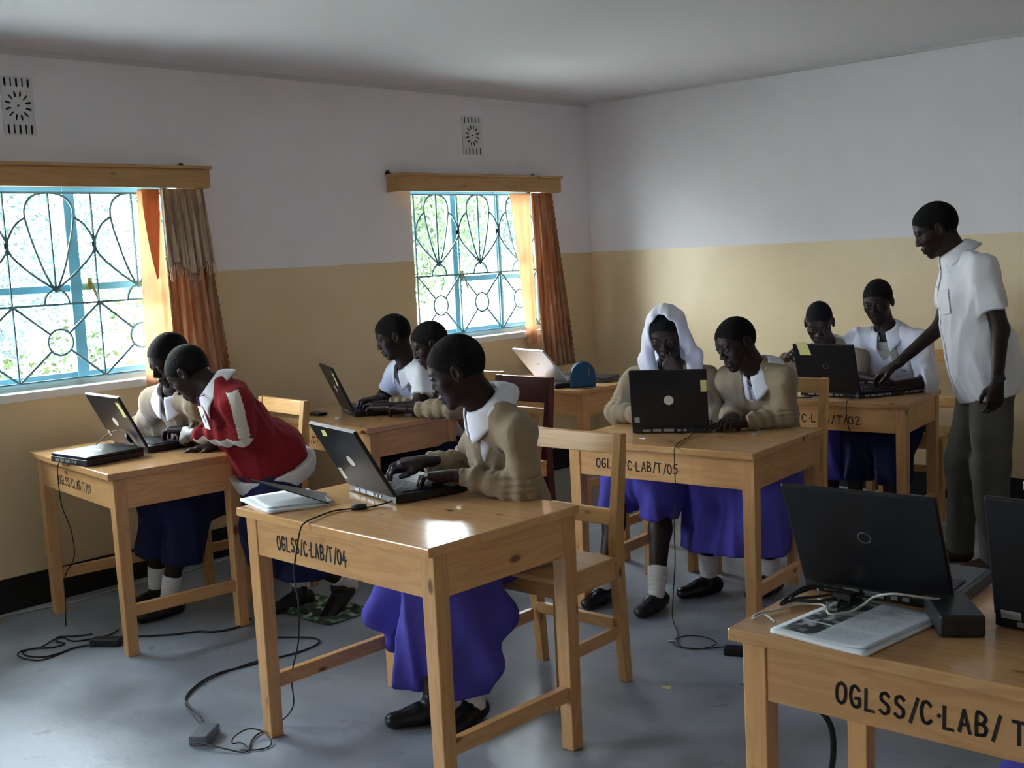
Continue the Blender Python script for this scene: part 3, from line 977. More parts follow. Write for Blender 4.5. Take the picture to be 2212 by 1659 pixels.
# ------------------------------------------------------------------ laptops
def laptop(loc, rz, tilt, label, lid_m=PLASTIC_LID, base_m=PLASTIC_BLACK, sticky=None, badge=True, dm='round', w=.33, hl=.262, th=.035, closed=False, labels=(), rim=None):
    """origin at the middle of the rear bottom edge; x along the hinge, the typist sits at +y"""
    r = tag(empty('laptop', loc, rz), label, 'laptop', 'laptops on the desks')
    D_ = .27
    tb = th * (.62 if closed else .86)
    B = bevel(MB().box(-w / 2, w / 2, 0, D_, .003, tb).box(-w / 2 + .02, -w / 2 + .05, .02, .05, 0, .004).box(w / 2 - .05, w / 2 - .02, .02, .05, 0, .004).box(-w / 2 + .02, -w / 2 + .05, D_ - .05, D_ - .02, 0, .004).box(w / 2 - .05, w / 2 - .02, D_ - .05, D_ - .02, 0, .004).build('base', base_m, r), .004, 3)
    # ports along the rear edge
    P = MB()
    for (xa, xb, za, zb) in ((-.12, -.085, .008, .018), (-.075, -.04, .008, .020), (-.03, .015, .008, .020), (.03, .045, .009, .018), (.055, .07, .009, .018)):
        P.box(xa * w / .33, xb * w / .33, -.002, .004, za, min(zb, tb - .004))
    P.build('rear_ports', METAL, B)
    if not closed:
        bevel(MB().box(-w / 2 + .012, w / 2 - .012, .014, D_ - .008, tb - .001, tb + .0012).build('palm_rest', GREY if base_m is SILVER else PLASTIC_LID, B), .002)
        K = MB()
        for row in range(6):
            n = 14 if row < 5 else 9
            ky = .035 + row * .0185
            xs = -w / 2 + .024; tw = w - .048
            for c in range(n):
                a = xs + tw * c / n; b_ = xs + tw * (c + 1) / n - .0022
                K.box(a, b_, ky, ky + .0158, tb + .001, tb + .0042)
        K.build('keyboard', KEYS, B)
        MB().box(-.035, .035, .175, .225, tb + .001, tb + .002).build('touchpad', GREY, B)
    # lid
    lid = empty('lid', (0, 0.006, th * .86 if not closed else tb + .001), 0, r)
    lt = .013
    if closed:
        # lying on the base, its outer face up
        L = bevel(MB().box(-w / 2, w / 2, -.004, D_ - .004, 0, lt).build('lid_shell', lid_m, lid), .004, 3)
        if badge: bevel(MB().box(-.035, .035, .12, .136, lt, lt + .0012).build('badge', BADGE, lid), .0004)
        return r
    lid.rotation_euler = (tilt, 0, 0)          # local z runs up the lid, -y is its outer face
    L = bevel(MB().box(-w / 2, w / 2, -lt, 0, 0, hl).build('lid_shell', lid_m, lid), .0045, 3)
    for sx in (-1, 1):
        MB().tube([(sx * (w / 2 - .06), -.004, .000), (sx * (w / 2 - .025), -.004, .000)], .007, 10).build('hinge', lid_m, lid)
    MB().box(-w / 2 + .006, w / 2 - .006, 0, .0012, .008, hl - .006).build('bezel', PLASTIC_BLACK, lid)
    MB().box(-w / 2 + .018, w / 2 - .018, .0012, .0018, .022, hl - .016).build('screen', SCREEN, lid)
    if rim:
        MB().box(-w / 2 + .004, w / 2 - .004, -lt + .002, -.001, hl - .0006, hl + .0006).build('rim', rim, lid)
    Mx = Matrix.Rotation(math.pi / 2, 4, 'X')
    if badge and dm == 'round':
        d = MB().disc((0, 0, 0), .021, 24, Matrix.Translation((0, -lt + .0001, hl * .48)) @ Mx, 32, .0012).build('badge', BADGE, lid)
    elif badge and dm == 'dim':
        MB().tube([(.014 * math.cos(t), -lt - .0003, hl * .55 + .014 * math.sin(t)) for t in np.linspace(0, 6.1, 20)], .0012, 5).build('badge', GREY, lid)
    elif badge and dm == 'swirl':
        MB().tube([((.004 + .0022 * t) * math.cos(t * 1.6), -lt - .0003, hl * .55 + (.004 + .0022 * t) * math.sin(t * 1.6)) for t in np.linspace(0, 4, 20)], .0009, 5).build('badge', GREY, lid)
    for (a, b_, z0, z1, m_) in labels:
        MB().box(a, b_, -lt - .0008, -lt + .0002, z0, z1).build('label_sticker', m_, lid)
    if sticky:
        for (a, b_, z0, z1, an) in sticky:
            k = MB()
            n = 6
            for i in range(n + 1):
                t = i / n
                z = z1 + (z0 - z1) * t
                k.v += [(a + an * t, -lt - .0008 - .006 * t * t, z), (b_ + an * t, -lt - .0008 - .004 * t * t, z)]
            for i in range(n): k.f.append((2 * i, 2 * i + 1, 2 * i + 3, 2 * i + 2))
            o = k.build('sticky_note', STICKY, lid)
            so = o.modifiers.new('thick', 'SOLIDIFY'); so.thickness = .0005
    return r


def screen_mat():
    m, nt, bs, N, L = new_mat('laptop_screen')
    bs.inputs['Base Color'].default_value = (.02, .02, .03, 1)
    bs.inputs['Roughness'].default_value = .2
    bs.inputs['Emission Color'].default_value = (.55, .68, 1.0, 1)
    bs.inputs['Emission Strength'].default_value = .55
    return m


SCREEN = screen_mat()
QR = mat('printed_label', (.30, .32, .33), .6)
lp = laptop
lp((2.428, -4.179, .779), -.207, .522, 'open black laptop with a silver disc, in front of the girl typing alone', sticky=[(-.085, -.055, .225, .245, .004)], labels=[(-.152, -.125, .030, .075, BADGE)], rim=SILVER)
lp((2.468, -2.54, .753), .515, .233, 'open black laptop squarely hiding the veiled girl, yellow note at its side', sticky=[(.138, .163, .165, .215, .0)], labels=[(-.152, -.13, .024, .048, QR)])
lp((.596, -4.049, .763), -.047, .451, 'open laptop shared by the student in tan and the girl in red', sticky=[(.115, .145, .165, .235, .018)], labels=[(-.15, -.13, .04, .07, BADGE)], rim=SILVER)
lp((2.531, -1.228, .750), .042, .292, 'open black laptop at desk T/02 with a yellow note on its upper corner', sticky=[(-.145, -.085, .205, .275, .02)], dm='dim')
lp((.541, -2.767, .750), -.462, .412, 'open black laptop seen edge-on at desk T/07', sticky=[(.138, .158, .16, .235, .0)])
lp((.702, -1.298, .750), -.233, .714, 'open silver laptop leaning far back on the corner desk', lid_m=SILVER, base_m=GREY, dm='swirl')
lp((4.205, -4.204, .750), .061, .428, 'large dark open laptop standing behind the magazine and tangled cables', dm='dim', w=.345, hl=.27)
lp((4.637, -4.23, .750), -.023, .211, 'dark open laptop cut off at the edge, beside the boxy power adapter', dm='none', labels=[(-.15, -.11, -.004, .014, QR)])
# closed machines
lp((.69, -4.385, .763), .35, 0, 'closed black laptop lying on the near corner of desk T/01', closed=True, w=.285, th=.044).rotation_euler = (0, 0, .07)
c2 = lp((2.762, -1.135, .750), 1.0, 0, 'closed dark laptop lying nearest the corner of desk T/02', closed=True, w=.25, th=.036, badge=False)
c3 = lp((2.86, -.93, .750), 1.15, 0, 'dark slim closed laptop behind another one on desk T/02', closed=True, w=.22, th=.034, badge=False)
c4 = lp((.62, -1.40, .750), .10, 0, 'thin black closed laptop in front of the silver one on the corner desk', closed=True, w=.26, th=.022, badge=False)
c4.scale = (.9, .45, 1)
c4.location = (.80, -1.47, .750)
c4.rotation_euler = (0, 0, -.3)
c5 = lp((.93, -1.18, .750), .2, 0, 'small black closed laptop behind the blue case', closed=True, w=.22, th=.03, badge=False)
c5.scale = (.8, .7, 1)

# blue zip case standing on the corner desk
BLUEC = mat('blue_neoprene', (.008, .075, .20), .55, bump=.15, bscale=400)
r = tag(empty('blue_case', (1.012, -1.378, .750), .98), 'rounded blue zip case standing on edge beside the silver laptop', 'case')
pts = [(-.072, 0), (.080, 0), (.080, .05)] + [(.004 + .076 * math.cos(a), .068 + .084 * math.sin(a)) for a in np.linspace(0, math.pi, 22)] + [(-.072, .05)]
k = MB(); k.prism(pts, -.021, .021, Matrix.Rotation(math.pi / 2, 4, 'X'))
o = k.build('case_body', BLUEC, r); bevel(o, .010, 3)
k = MB(); k.tube([(p[0], 0, p[1]) for p in pts[2:] + [pts[0]]], .0035, 6); k.build('zip', RUBBER, r)
k = MB()
for i in range(5): k.box(.034, .042, -.0225, -.021, .07 + i * .012, .078 + i * .012)
k.build('small_print', GREY, r)


# ------------------------------------------------------------------ papers, adapters, cords
def flatsheet(name, corners, z, th, m, label, cat, group=None, curl=0.0, n=10):
    """a thin stack of paper with the given plan corners (a, b, c, d)"""
    a, b_, c, d = [V((p[0], p[1], 0)) for p in corners]
    Vt = []; F = []
    for i in range(n + 1):
        for j in range(n + 1):
            s_, t = i / n, j / n
            p = (a * (1 - s_) + b_ * s_) * (1 - t) + (d * (1 - s_) + c * s_) * t
            zz = z + th + curl * ((s_ - .5) ** 2 * 2 * (1 - t)) + .0008 * math.sin(7 * s_ + 4 * t)
            Vt.append((p.x, p.y, zz))
    for i in range(n):
        for j in range(n):
            q = i * (n + 1) + j
            F.append((q, q + n + 1, q + n + 2, q + 1))
    o = mesh_obj(name, Vt, F, m, smooth=True)
    so = o.modifiers.new('thick', 'SOLIDIFY'); so.thickness = th; so.offset = -1
    return tag(o, label, cat, group)


flatsheet('paper_stack', [(2.075, -4.455), (2.335, -4.520), (2.392, -4.345), (2.10, -4.245)], .779, .008, PAPER, 'stack of white sheets on the corner of desk T/04', 'paper', curl=.003)
flatsheet('loose_sheet', [(2.09, -4.43), (2.30, -4.50), (2.40, -4.31), (2.15, -4.23)], .7885, .0015, PAPER, 'single white sheet askew on top of the paper stack', 'paper', curl=.004)
# notebook whose dark cover stands half open over the papers
nb = tag(empty('notebook', (2.40, -4.335, .7795), 0), 'dark notebook with its stiff cover standing half open behind the paper stack', 'notebook')
nv = V((-.804, .560, -.194)) * .17
nB = V((0, 0, .006)); nL = V((2.215, -4.53, .885)) - V((2.40, -4.335, .7795))
Vt = [nB, nL, nL + nv, nB + V((nv.x, nv.y, 0))]
o = mesh_obj('cover', [tuple(v_) for v_ in Vt], [(0, 1, 2, 3)], PLASTIC_LID, nb); so = o.modifiers.new('t', 'SOLIDIFY'); so.thickness = .003
nd = (nL - nB); nd.z = 0; nd.normalize()
q = [V((0, 0, .001)), nd * .16, nd * .16 + V((nv.x, nv.y, 0)) * .9, V((nv.x, nv.y, 0)) * .9]
o = mesh_obj('pages', [(v_.x, v_.y, .0005) for v_ in q] + [(v_.x, v_.y, .005) for v_ in q], [(3, 2, 1, 0), (4, 5, 6, 7), (0, 1, 5, 4), (1, 2, 6, 5), (2, 3, 7, 6), (3, 0, 4, 7)], PAPER, nb)

# magazine on the near desk: photo column on the left, printed lines on the right
def mag_mat():
    m, nt, bs, N, L = new_mat('printed_page')
    tc = N.new('ShaderNodeTexCoord'); sp = N.new('ShaderNodeSeparateXYZ'); L.new(tc.outputs['Object'], sp.inputs[0])
    def mth(op, a, b_=None, c=None):
        n = N.new('ShaderNodeMath'); n.operation = op
        for i, q in enumerate((a, b_, c)):
            if q is None: continue
            if isinstance(q, (int, float)): n.inputs[i].default_value = q
            else: L.new(q, n.inputs[i])
        return n.outputs[0]
    x, y = sp.outputs['X'], sp.outputs['Y']
    # local page: x 0..0.21, y 0..0.297 ; pictures at x .015-.085
    inx = mth('MULTIPLY', mth('GREATER_THAN', x, .014), mth('LESS_THAN', x, .088))
    pics = None
    for (a, b_) in ((.018, .092), (.100, .182), (.190, .285)):
        q = mth('MULTIPLY', mth('GREATER_THAN', y, a), mth('LESS_THAN', y, b_))
        pics = q if pics is None else mth('ADD', pics, q)
    pic = mth('MULTIPLY', inx, pics)
    nz = N.new('ShaderNodeTexNoise'); nz.inputs['Scale'].default_value = 38; nz.inputs['Detail'].default_value = 4
    L.new(tc.outputs['Object'], nz.inputs['Vector'])
    cr = N.new('ShaderNodeValToRGB')
    cr.color_ramp.elements[0].position = .48; cr.color_ramp.elements[0].color = (.035, .04, .045, 1)
    cr.color_ramp.elements[1].position = .66; cr.color_ramp.elements[1].color = (.5, .55, .58, 1)
    L.new(nz.outputs['Fac'], cr.inputs['Fac'])
    # lines of print
    ln = mth('GREATER_THAN', mth('SINE', mth('MULTIPLY', y, 1450.0)), .35)
    wn = N.new('ShaderNodeTexNoise'); wn.inputs['Scale'].default_value = 260
    L.new(tc.outputs['Object'], wn.inputs['Vector'])
    ln = mth('MULTIPLY', ln, mth('GREATER_THAN', wn.outputs['Fac'], .47))
    ln = mth('MULTIPLY', ln, mth('MULTIPLY', mth('GREATER_THAN', x, .096), mth('LESS_THAN', x, .19)))
    par = None
    for (a, b_) in ((.045, .095), (.115, .20), (.215, .24), (.258, .27)):
        q = mth('MULTIPLY', mth('GREATER_THAN', y, a), mth('LESS_THAN', y, b_))
        par = q if par is None else mth('ADD', par, q)
    ln = mth('MULTIPLY', ln, par)
    m1 = N.new('ShaderNodeMix'); m1.data_type = 'RGBA'
    m1.inputs['A'].default_value = (.60, .66, .72, 1); m1.inputs['B'].default_value = (.20, .21, .26, 1)
    L.new(mth('MULTIPLY', ln, .75), m1.inputs['Factor'])
    m2 = N.new('ShaderNodeMix'); m2.data_type = 'RGBA'
    L.new(pic, m2.inputs['Factor']); L.new(m1.outputs['Result'], m2.inputs['A']); L.new(cr.outputs['Color'], m2.inputs['B'])
    L.new(m2.outputs['Result'], bs.inputs['Base Color'])
    bs.inputs['Roughness'].default_value = .45
    return m


MAG = mag_mat()
# page corners in plan: near-left (4.115,-4.527), near-right (4.352,-4.566), far-right (4.338,-4.254), far-left (4.134,-4.207)
mg = tag(empty('magazine', (4.120, -4.520, .7503), -.10), 'thin magazine with dark photos and small print on the near desk', 'magazine')
def page_mesh(nm, z, curl, m, th, ox=0, oy=0, an=0):
    n = 14; Vt = []; F = []
    for i in range(n + 1):
        for j in range(n + 1):
            u, v_ = .225 * i / n, .297 * j / n
            zz = z + curl * (max(0, i / n - .55) ** 2 * 4 * max(0, 1 - j / n) + .0012 * math.sin(i * .7 + j * .4))
            Vt.append((u, v_, zz))
    for i in range(n):
        for j in range(n):
            q = i * (n + 1) + j
            F.append((q, q + n + 1, q + n + 2, q + 1))
    o = mesh_obj(nm, Vt, F, m, mg, smooth=True)
    so = o.modifiers.new('thick', 'SOLIDIFY'); so.thickness = th; so.offset = -1
    o.location = (ox, oy, 0); o.rotation_euler = (0, 0, an)
    return o
page_mesh('inner_pages', .007, .004, PAPER, .0065, .002, -.003, -.01)
page_mesh('front_page', .0085, .012, MAG, .0008)


def adapter(loc, rz, dims, label, cords, m=PLASTIC_BLACK, cm=RUBBER, r_=.0028, extra=None, plug=None):
    """a power brick with its cords; cords are world-space point lists"""
    r = tag(empty('power_adapter', loc, 0), label, 'power adapter')
    a, b_, c = dims
    o = bevel(MB().box(-a / 2, a / 2, -b_ / 2, b_ / 2, 0, c).build('adapter_case', m, r), .006, 3)
    o.rotation_euler = (0, 0, rz)
    for q in cords:
        pts, rr = q[0], q[1]
        mm = q[2] if len(q) > 2 else cm
        P = smooth_path(pts, 7)
        MB().tube([p - V(loc) for p in P], rr, 7).build('cord', mm, r, smooth=True)
    if plug:
        for (p, q, rr) in plug:
            MB().tube([V(p) - V(loc), (V(p) + V(q)) / 2 - V(loc), V(q) - V(loc)], rr, 10, radii=[rr * .75, rr, rr * .75]).build('ferrite_bead', RUBBER, r, smooth=True)
    return r


Z0 = .0045
adapter((2.035, -4.635, 0), .62, (.065, .115, .034), 'grey power brick on the floor by the near left leg of desk T/04',
        [([(2.575, -4.215, .792), (2.555, -4.25, .784), (2.548, -4.295, .7835), (2.518, -4.336, .7835), (2.492, -4.389, .7835), (2.515, -4.47, .784), (2.535, -4.525, .783), (2.530, -4.545, .765), (2.507, -4.550, .69), (2.480, -4.545, .62),
           (2.38, -4.47, .52), (2.277, -4.395, .43), (2.235, -4.376, .30), (2.200, -4.388, .18), (2.172, -4.372, .06), (2.150, -4.428, .008), (2.155, -4.507, Z0), (2.188, -4.555, Z0), (2.238, -4.600, Z0), (2.227, -4.625, Z0), (2.160, -4.655, .012), (2.075, -4.69, .018)], .0026),
         ([(2.215, -4.615, Z0), (2.262, -4.575, Z0), (2.265, -4.535, Z0), (2.226, -4.509, .012), (2.178, -4.507, .022), (2.144, -4.538, .03), (2.160, -4.600, .03), (2.178, -4.620, .02), (2.180, -4.588, .01), (2.230, -4.590, Z0)], .0024),
         ([(1.990, -4.590, .018), (1.950, -4.585, .012), (1.847, -4.541, Z0), (1.742, -4.518, Z0), (1.658, -4.479, Z0), (1.584, -4.389, Z0), (1.543, -4.273, Z0), (1.570, -4.133, Z0), (1.590, -4.031, Z0), (1.607, -3.926, Z0), (1.596, -3.841, Z0), (1.553, -3.797, Z0), (1.486, -3.809, Z0), (1.368, -3.892, Z0)], .0038),
         ([(1.985, -4.595, .018), (1.940, -4.590, .012), (1.835, -4.555, Z0), (1.725, -4.52, Z0), (1.650, -4.465, Z0), (1.600, -4.389, Z0), (1.560, -4.273, Z0), (1.55, -4.133, Z0), (1.575, -4.031, Z0)], .0026)],
        m=mat('grey_adapter_plastic', (.13, .15, .18), .4), plug=[((2.548, -4.30, .787), (2.518, -4.338, .787), .011)])
adapter((.845, -4.365, 0), .62, (.13, .055, .032), 'black power brick on the floor against the near right leg of desk T/01',
        [([(0.822, -4.407, 0.015), (0.772, -4.475, Z0), (0.803, -4.613, Z0), (0.742, -4.658, Z0), (0.654, -4.661, Z0), (0.615, -4.621, Z0), (0.640, -4.560, Z0), (0.590, -4.479, Z0), (0.600, -4.440, Z0), (0.685, -4.432, Z0), (0.730, -4.350, Z0), (0.734, -4.289, Z0), (0.702, -4.238, Z0)], .0032),
         ([(0.833, -4.412, 0.015), (0.769, -4.463, Z0), (0.779, -4.538, Z0), (0.770, -4.600, Z0), (0.699, -4.640, Z0), (0.636, -4.630, Z0), (0.630, -4.584, Z0), (0.685, -4.524, Z0), (0.680, -4.471, Z0), (0.629, -4.480, Z0), (0.570, -4.450, Z0), (0.62, -4.40, Z0), (0.664, -4.339, Z0)], .0036),
         ([(0.883, -4.328, 0.015), (0.85, -4.25, Z0), (0.965, -4.134, Z0), (1.029, -4.038, Z0), (1.091, -3.998, Z0), (1.12, -3.90, Z0), (1.07, -3.80, Z0)], .0042)])
tag(MB().tube(smooth_path([(.46, -4.36, .006), (.50, -4.37, .14), (.535, -4.375, .253), (.612, -4.378, .319), (.655, -4.380, .377), (.640, -4.380, .477), (.588, -4.385, .57), (.582, -4.388, .68), (.585, -4.385, .748), (.575, -4.352, .772), (.54, -4.27, .768), (.50, -4.18, .790), (.54, -4.13, .840), (.60, -4.11, .862), (.65, -4.10, .858), (.675, -4.10, .838), (.685, -4.075, .80), (.69, -4.058, .782)], 7), .0024, 7)
    .tube([(.66, -4.10, .848), (.672, -4.098, .830), (.68, -4.085, .810)], .010, 10, radii=[.007, .010, .007]).build('laptop_cable', RUBBER, smooth=True), 'thin black cable arching over the closed laptop and down the front of desk T/01', 'cable')
adapter((3.040, -2.935, 0), .4, (.12, .05, .03), 'black power brick on the floor beyond the near desk, its thin cord looping',
        [([(2.985, -2.92, .015), (2.95, -2.905, Z0), (2.89, -2.975, Z0), (2.80, -3.005, Z0), (2.745, -2.95, Z0), (2.765, -2.88, Z0), (2.83, -2.855, Z0), (2.90, -2.885, Z0), (2.905, -2.945, Z0), (2.86, -3.00, Z0), (2.790, -2.985, Z0), (2.722, -2.890, Z0), (2.64, -2.80, .01), (2.655, -2.83, .06), (2.680, -2.85, .18), (2.693, -2.852, .30), (2.694, -2.852, .45), (2.705, -2.852, .58), (2.703, -2.848, .70), (2.697, -2.838, .748), (2.672, -2.79, .757), (2.635, -2.70, .757), (2.605, -2.60, .757), (2.575, -2.52, .762), (2.565, -2.50, .77)], .0022)])
BIG = adapter((4.405, -4.272, .7505), .62, (.088, .150, .046), 'boxy black power adapter on the near desk between its two laptops',
        [([(4.375, -4.235, .790), (4.343, -4.288, .805), (4.297, -4.319, .812), (4.250, -4.312, .795), (4.232, -4.325, .778), (4.215, -4.355, .767), (4.185, -4.385, .765), (4.143, -4.335, .764), (4.090, -4.335, .757), (4.066, -4.400, .756), (4.046, -4.448, .756), (4.055, -4.480, .756), (4.072, -4.460, .762), (4.105, -4.474, .757)], .0028, CORD_WHITE)])
tag(MB().tube(smooth_path([(4.17, -4.225, .765), (4.09, -4.225, .768), (4.052, -4.245, .766), (4.048, -4.310, .761), (4.055, -4.365, .758), (4.075, -4.340, .764), (4.125, -4.330, .768), (4.160, -4.300, .774), (4.20, -4.275, .772)], 8), .0038, 7)
    .tube(smooth_path([(4.18, -4.23, .768), (4.10, -4.24, .773), (4.068, -4.262, .768), (4.060, -4.33, .764), (4.10, -4.31, .768), (4.15, -4.285, .777), (4.20, -4.255, .778)], 8), .0032, 7)
    .tube(smooth_path([(4.165, -4.29, .775), (4.175, -4.33, .768), (4.19, -4.36, .768), (4.205, -4.33, .774), (4.21, -4.29, .776)], 8), .0034, 7)
    .box(4.15, 4.19, -4.305, -4.275, .766, .786)
    .build('cable_bundle', RUBBER, smooth=False), 'tangle of black cables beside the magazine, against the large dark laptop', 'cable')
tag(MB().tube(smooth_path([(4.062, -4.21, .757), (4.085, -4.245, .758), (4.10, -4.28, .757), (4.135, -4.305, .764), (4.155, -4.34, .766), (4.165, -4.37, .765)], 8), .0022, 7)
    .build('thin_cord', SILVER, smooth=True), 'thin silvery cord curling across the dark photos of the magazine', 'cord')
tag(MB().tube(smooth_path([(4.02, -4.47, .602), (4.10, -4.475, .600), (4.17, -4.45, .585), (4.205, -4.43, .54), (4.205, -4.42, .46), (4.18, -4.41, .36), (4.16, -4.40, .20), (4.13, -4.36, .03), (4.06, -4.25, .008)], 8), .0065, 8)
    .build('thick_cable', RUBBER, smooth=True), 'thick black cable hanging in a bend beneath the near desk', 'cable')
tag(MB().tube(smooth_path([(.03, -4.9, .005), (.05, -4.5, .005), (.09, -4.28, .005), (.12, -4.1, .005), (.09, -3.9, .005), (.11, -3.6, .005), (.06, -3.2, .005), (.05, -2.9, .005)], 8), .0035, 6)
    .build('wall_cord', CORD_WHITE, smooth=True), 'pale cord running along the floor below the window wall', 'cord')

# small odds and ends
def scrap(name, x, y, z, s, m, label, cat, pts=None, rz=0):
    pts = pts or [(-1, -.4), (-.1, -.7), (.9, -.5), (.5, .1), (.3, .8), (-.2, .3)]
    c, sn = math.cos(rz), math.sin(rz)
    P = [(x + (p[0] * c - p[1] * sn) * s, y + (p[0] * sn + p[1] * c) * s) for p in pts]
    return tag(MB().prism(P, z, z + .0012).build(name, m), label, cat)


scrap('paper_scrap', 3.005, -3.36, .0, .024, STICKY, 'torn yellowish paper scrap on the floor between desks T/05 and T/04', 'paper scrap')
scrap('paper_scrap', 2.44, -2.70, .753, .018, PAPER, 'small white paper scrap on desk T/05 below the black laptop', 'paper scrap')
tag(MB().tube([(2.735, -2.975, .004), (2.755, -2.955, .004)], .0038, 8).build('chalk_stub', PAPER), 'short white chalk stub on the floor beside the looping cord', 'chalk')
tag(MB().tube(smooth_path([(2.80, -2.42, .756), (2.82, -2.40, .766), (2.835, -2.42, .757), (2.82, -2.44, .757), (2.80, -2.415, .760), (2.79, -2.40, .757)], 6), .0016, 6).build('bent_wire', METAL, smooth=True), 'small bent shiny wire on desk T/05 near its right end', 'wire')
tag(MB().disc((.66, -2.93, .75), .014, 20, None, 16, .010).build('bottle_cap', PAPER), 'small white cap on desk T/07 beside its laptop', 'cap')
tag(bevel(MB().box(.36, .46, -2.90, -2.84, .750, .765).build('mouse_pouch', PLASTIC_BLACK), .006, 3), 'small black pouch behind the laptop on desk T/07', 'pouch')
tag(MB().tube(smooth_path([(2.30, -1.36, .756), (2.36, -1.355, .762), (2.40, -1.345, .756), (2.44, -1.335, .756), (2.47, -1.30, .756)], 6), .003, 6).build('short_cord', RUBBER, smooth=True), 'short black cord on desk T/02 in front of its open laptop', 'cord')
tag(MB().tube(smooth_path([(2.69, -1.23, .757), (2.69, -1.32, .758), (2.69, -1.361, .748), (2.692, -1.364, .66), (2.72, -1.362, .58), (2.78, -1.30, .45), (2.86, -1.20, .30), (2.90, -1.1, .10), (2.92, -1.1, .01)], 8), .0022, 6).build('hanging_cord', RUBBER, smooth=True), 'thin cord hanging over the front of desk T/02', 'cord')
# litter on the floor behind desk T/01: a flattened pale bag with green print
k = MB(); rs = random.Random(3)
Vt = []; F = []; n = 12
for i in range(n + 1):
    for j in range(n + 1):
        Vt.append((1.02 + .42 * i / n, -3.66 + .26 * j / n, .006 + .022 * rs.random() * (1 if 0 < i < n and 0 < j < n else .1)))
for i in range(n):
    for j in range(n):
        q = i * (n + 1) + j; F.append((q, q + n + 1, q + n + 2, q + 1))
BAG = mat('crumpled_pale_plastic', (.26, .30, .26), .45)
m_, nt_, bs_, N_, L_ = new_mat('printed_crumpled_bag')
tc_ = N_.new('ShaderNodeTexCoord'); nz_ = N_.new('ShaderNodeTexNoise'); nz_.inputs['Scale'].default_value = 22
L_.new(tc_.outputs['Object'], nz_.inputs['Vector'])
cr_ = N_.new('ShaderNodeValToRGB'); cr_.color_ramp.interpolation = 'CONSTANT'
cr_.color_ramp.elements[0].color = (.05, .06, .05, 1); cr_.color_ramp.elements[1].position = .5; cr_.color_ramp.elements[1].color = (.06, .22, .08, 1)
e_ = cr_.color_ramp.elements.new(.58); e_.color = (.42, .46, .42, 1)
L_.new(nz_.outputs['Fac'], cr_.inputs['Fac']); L_.new(cr_.outputs['Color'], bs_.inputs['Base Color'])
tag(mesh_obj('crumpled_bag', Vt, F, m_, smooth=False), 'crumpled bag with green print on the floor by the black shoe behind desk T/01', 'bag')
# ------------------------------------------------------------------ people
SKIN = mat('dark_brown_skin', (.022, .0105, .0075), .50, spec=.26, var=.12, vscale=14)
HAIR = mat('short_black_hair', (.0065, .006, .0065), .85, spec=.2, bump=.9, bscale=260)
EYEW = mat('eye_white', (.20, .18, .165), .35)
TAN = mat('tan_knit', (.31, .24, .155), .95, spec=.1, bump=.35, bscale=420, sheen=.2)
WSHIRT = mat('white_cotton', (.72, .73, .78), .85, spec=.2)
RED = mat('dark_red_knit', (.235, .018, .024), .9, spec=.1, bump=.3, bscale=380)
STRIPE = mat('cream_stripe', (.66, .62, .54), .9)
BLUES = mat('blue_violet_skirt', (.075, .065, .40), .8, spec=.2)
NAVY = mat('navy_skirt', (.012, .014, .06), .85, spec=.2)
OLIVE = mat('grey_olive_trousers', (.075, .07, .058), .9)
SHOE = mat('black_leather', (.010, .010, .012), .35)
BROWN_SHOE = mat('brown_leather', (.05, .022, .012), .4)
SOCK = mat('white_sock', (.66, .64, .66), .9, bump=.3, bscale=200)
VEIL = mat('white_veil', (.74, .75, .84), .85, spec=.2)
UNDER = mat('grey_undershirt', (.38, .35, .30), .9)


def folds(seed, amp=.004, kk=45, stretch=(1, 1, .45)):
    rs = np.random.RandomState(seed)
    W_ = []
    for i in range(5):
        k = rs.normal(size=3); k /= np.linalg.norm(k)
        W_.append((k * np.array(stretch) * kk * (.6 + .35 * i), rs.rand() * 6.28, amp / (1 + .5 * i)))
    def fn(X, Y, Z):
        wx = .02 * np.sin(23 * Y + 11 * Z); wy = .02 * np.sin(19 * Z + 13 * X)
        o = 0
        for k, ph, a in W_: o = o + a * (1 - 1.6 * np.abs(np.sin((k[0] * (X + wx) + k[1] * (Y + wy) + k[2] * Z) * .5 + ph)) ** .8)
        return -o
    return fn


def crimps(P0, P1, r, n, amp):
    """ring folds squeezed together along a sleeve"""
    P0 = np.array(P0, float); d = np.array(P1, float) - P0; L = np.linalg.norm(d); d = d / L
    def fn(X, Y, Z):
        t = ((X - P0[0]) * d[0] + (Y - P0[1]) * d[1] + (Z - P0[2]) * d[2]) / L
        q = np.sqrt(np.maximum((X - P0[0] - d[0] * t * L) ** 2 + (Y - P0[1] - d[1] * t * L) ** 2 + (Z - P0[2] - d[2] * t * L) ** 2, 0))
        near = np.clip(1 - (q - r) / (r * .9), 0, 1) * (t > -.1) * (t < 1.1)
        return -amp * near * (np.sin(t * n * 6.28 + 9 * X - 7 * Z) - .2)
    return fn


def bounds(P, m):
    P = np.array(P, float)
    return P.min(0) - m, P.max(0) + m


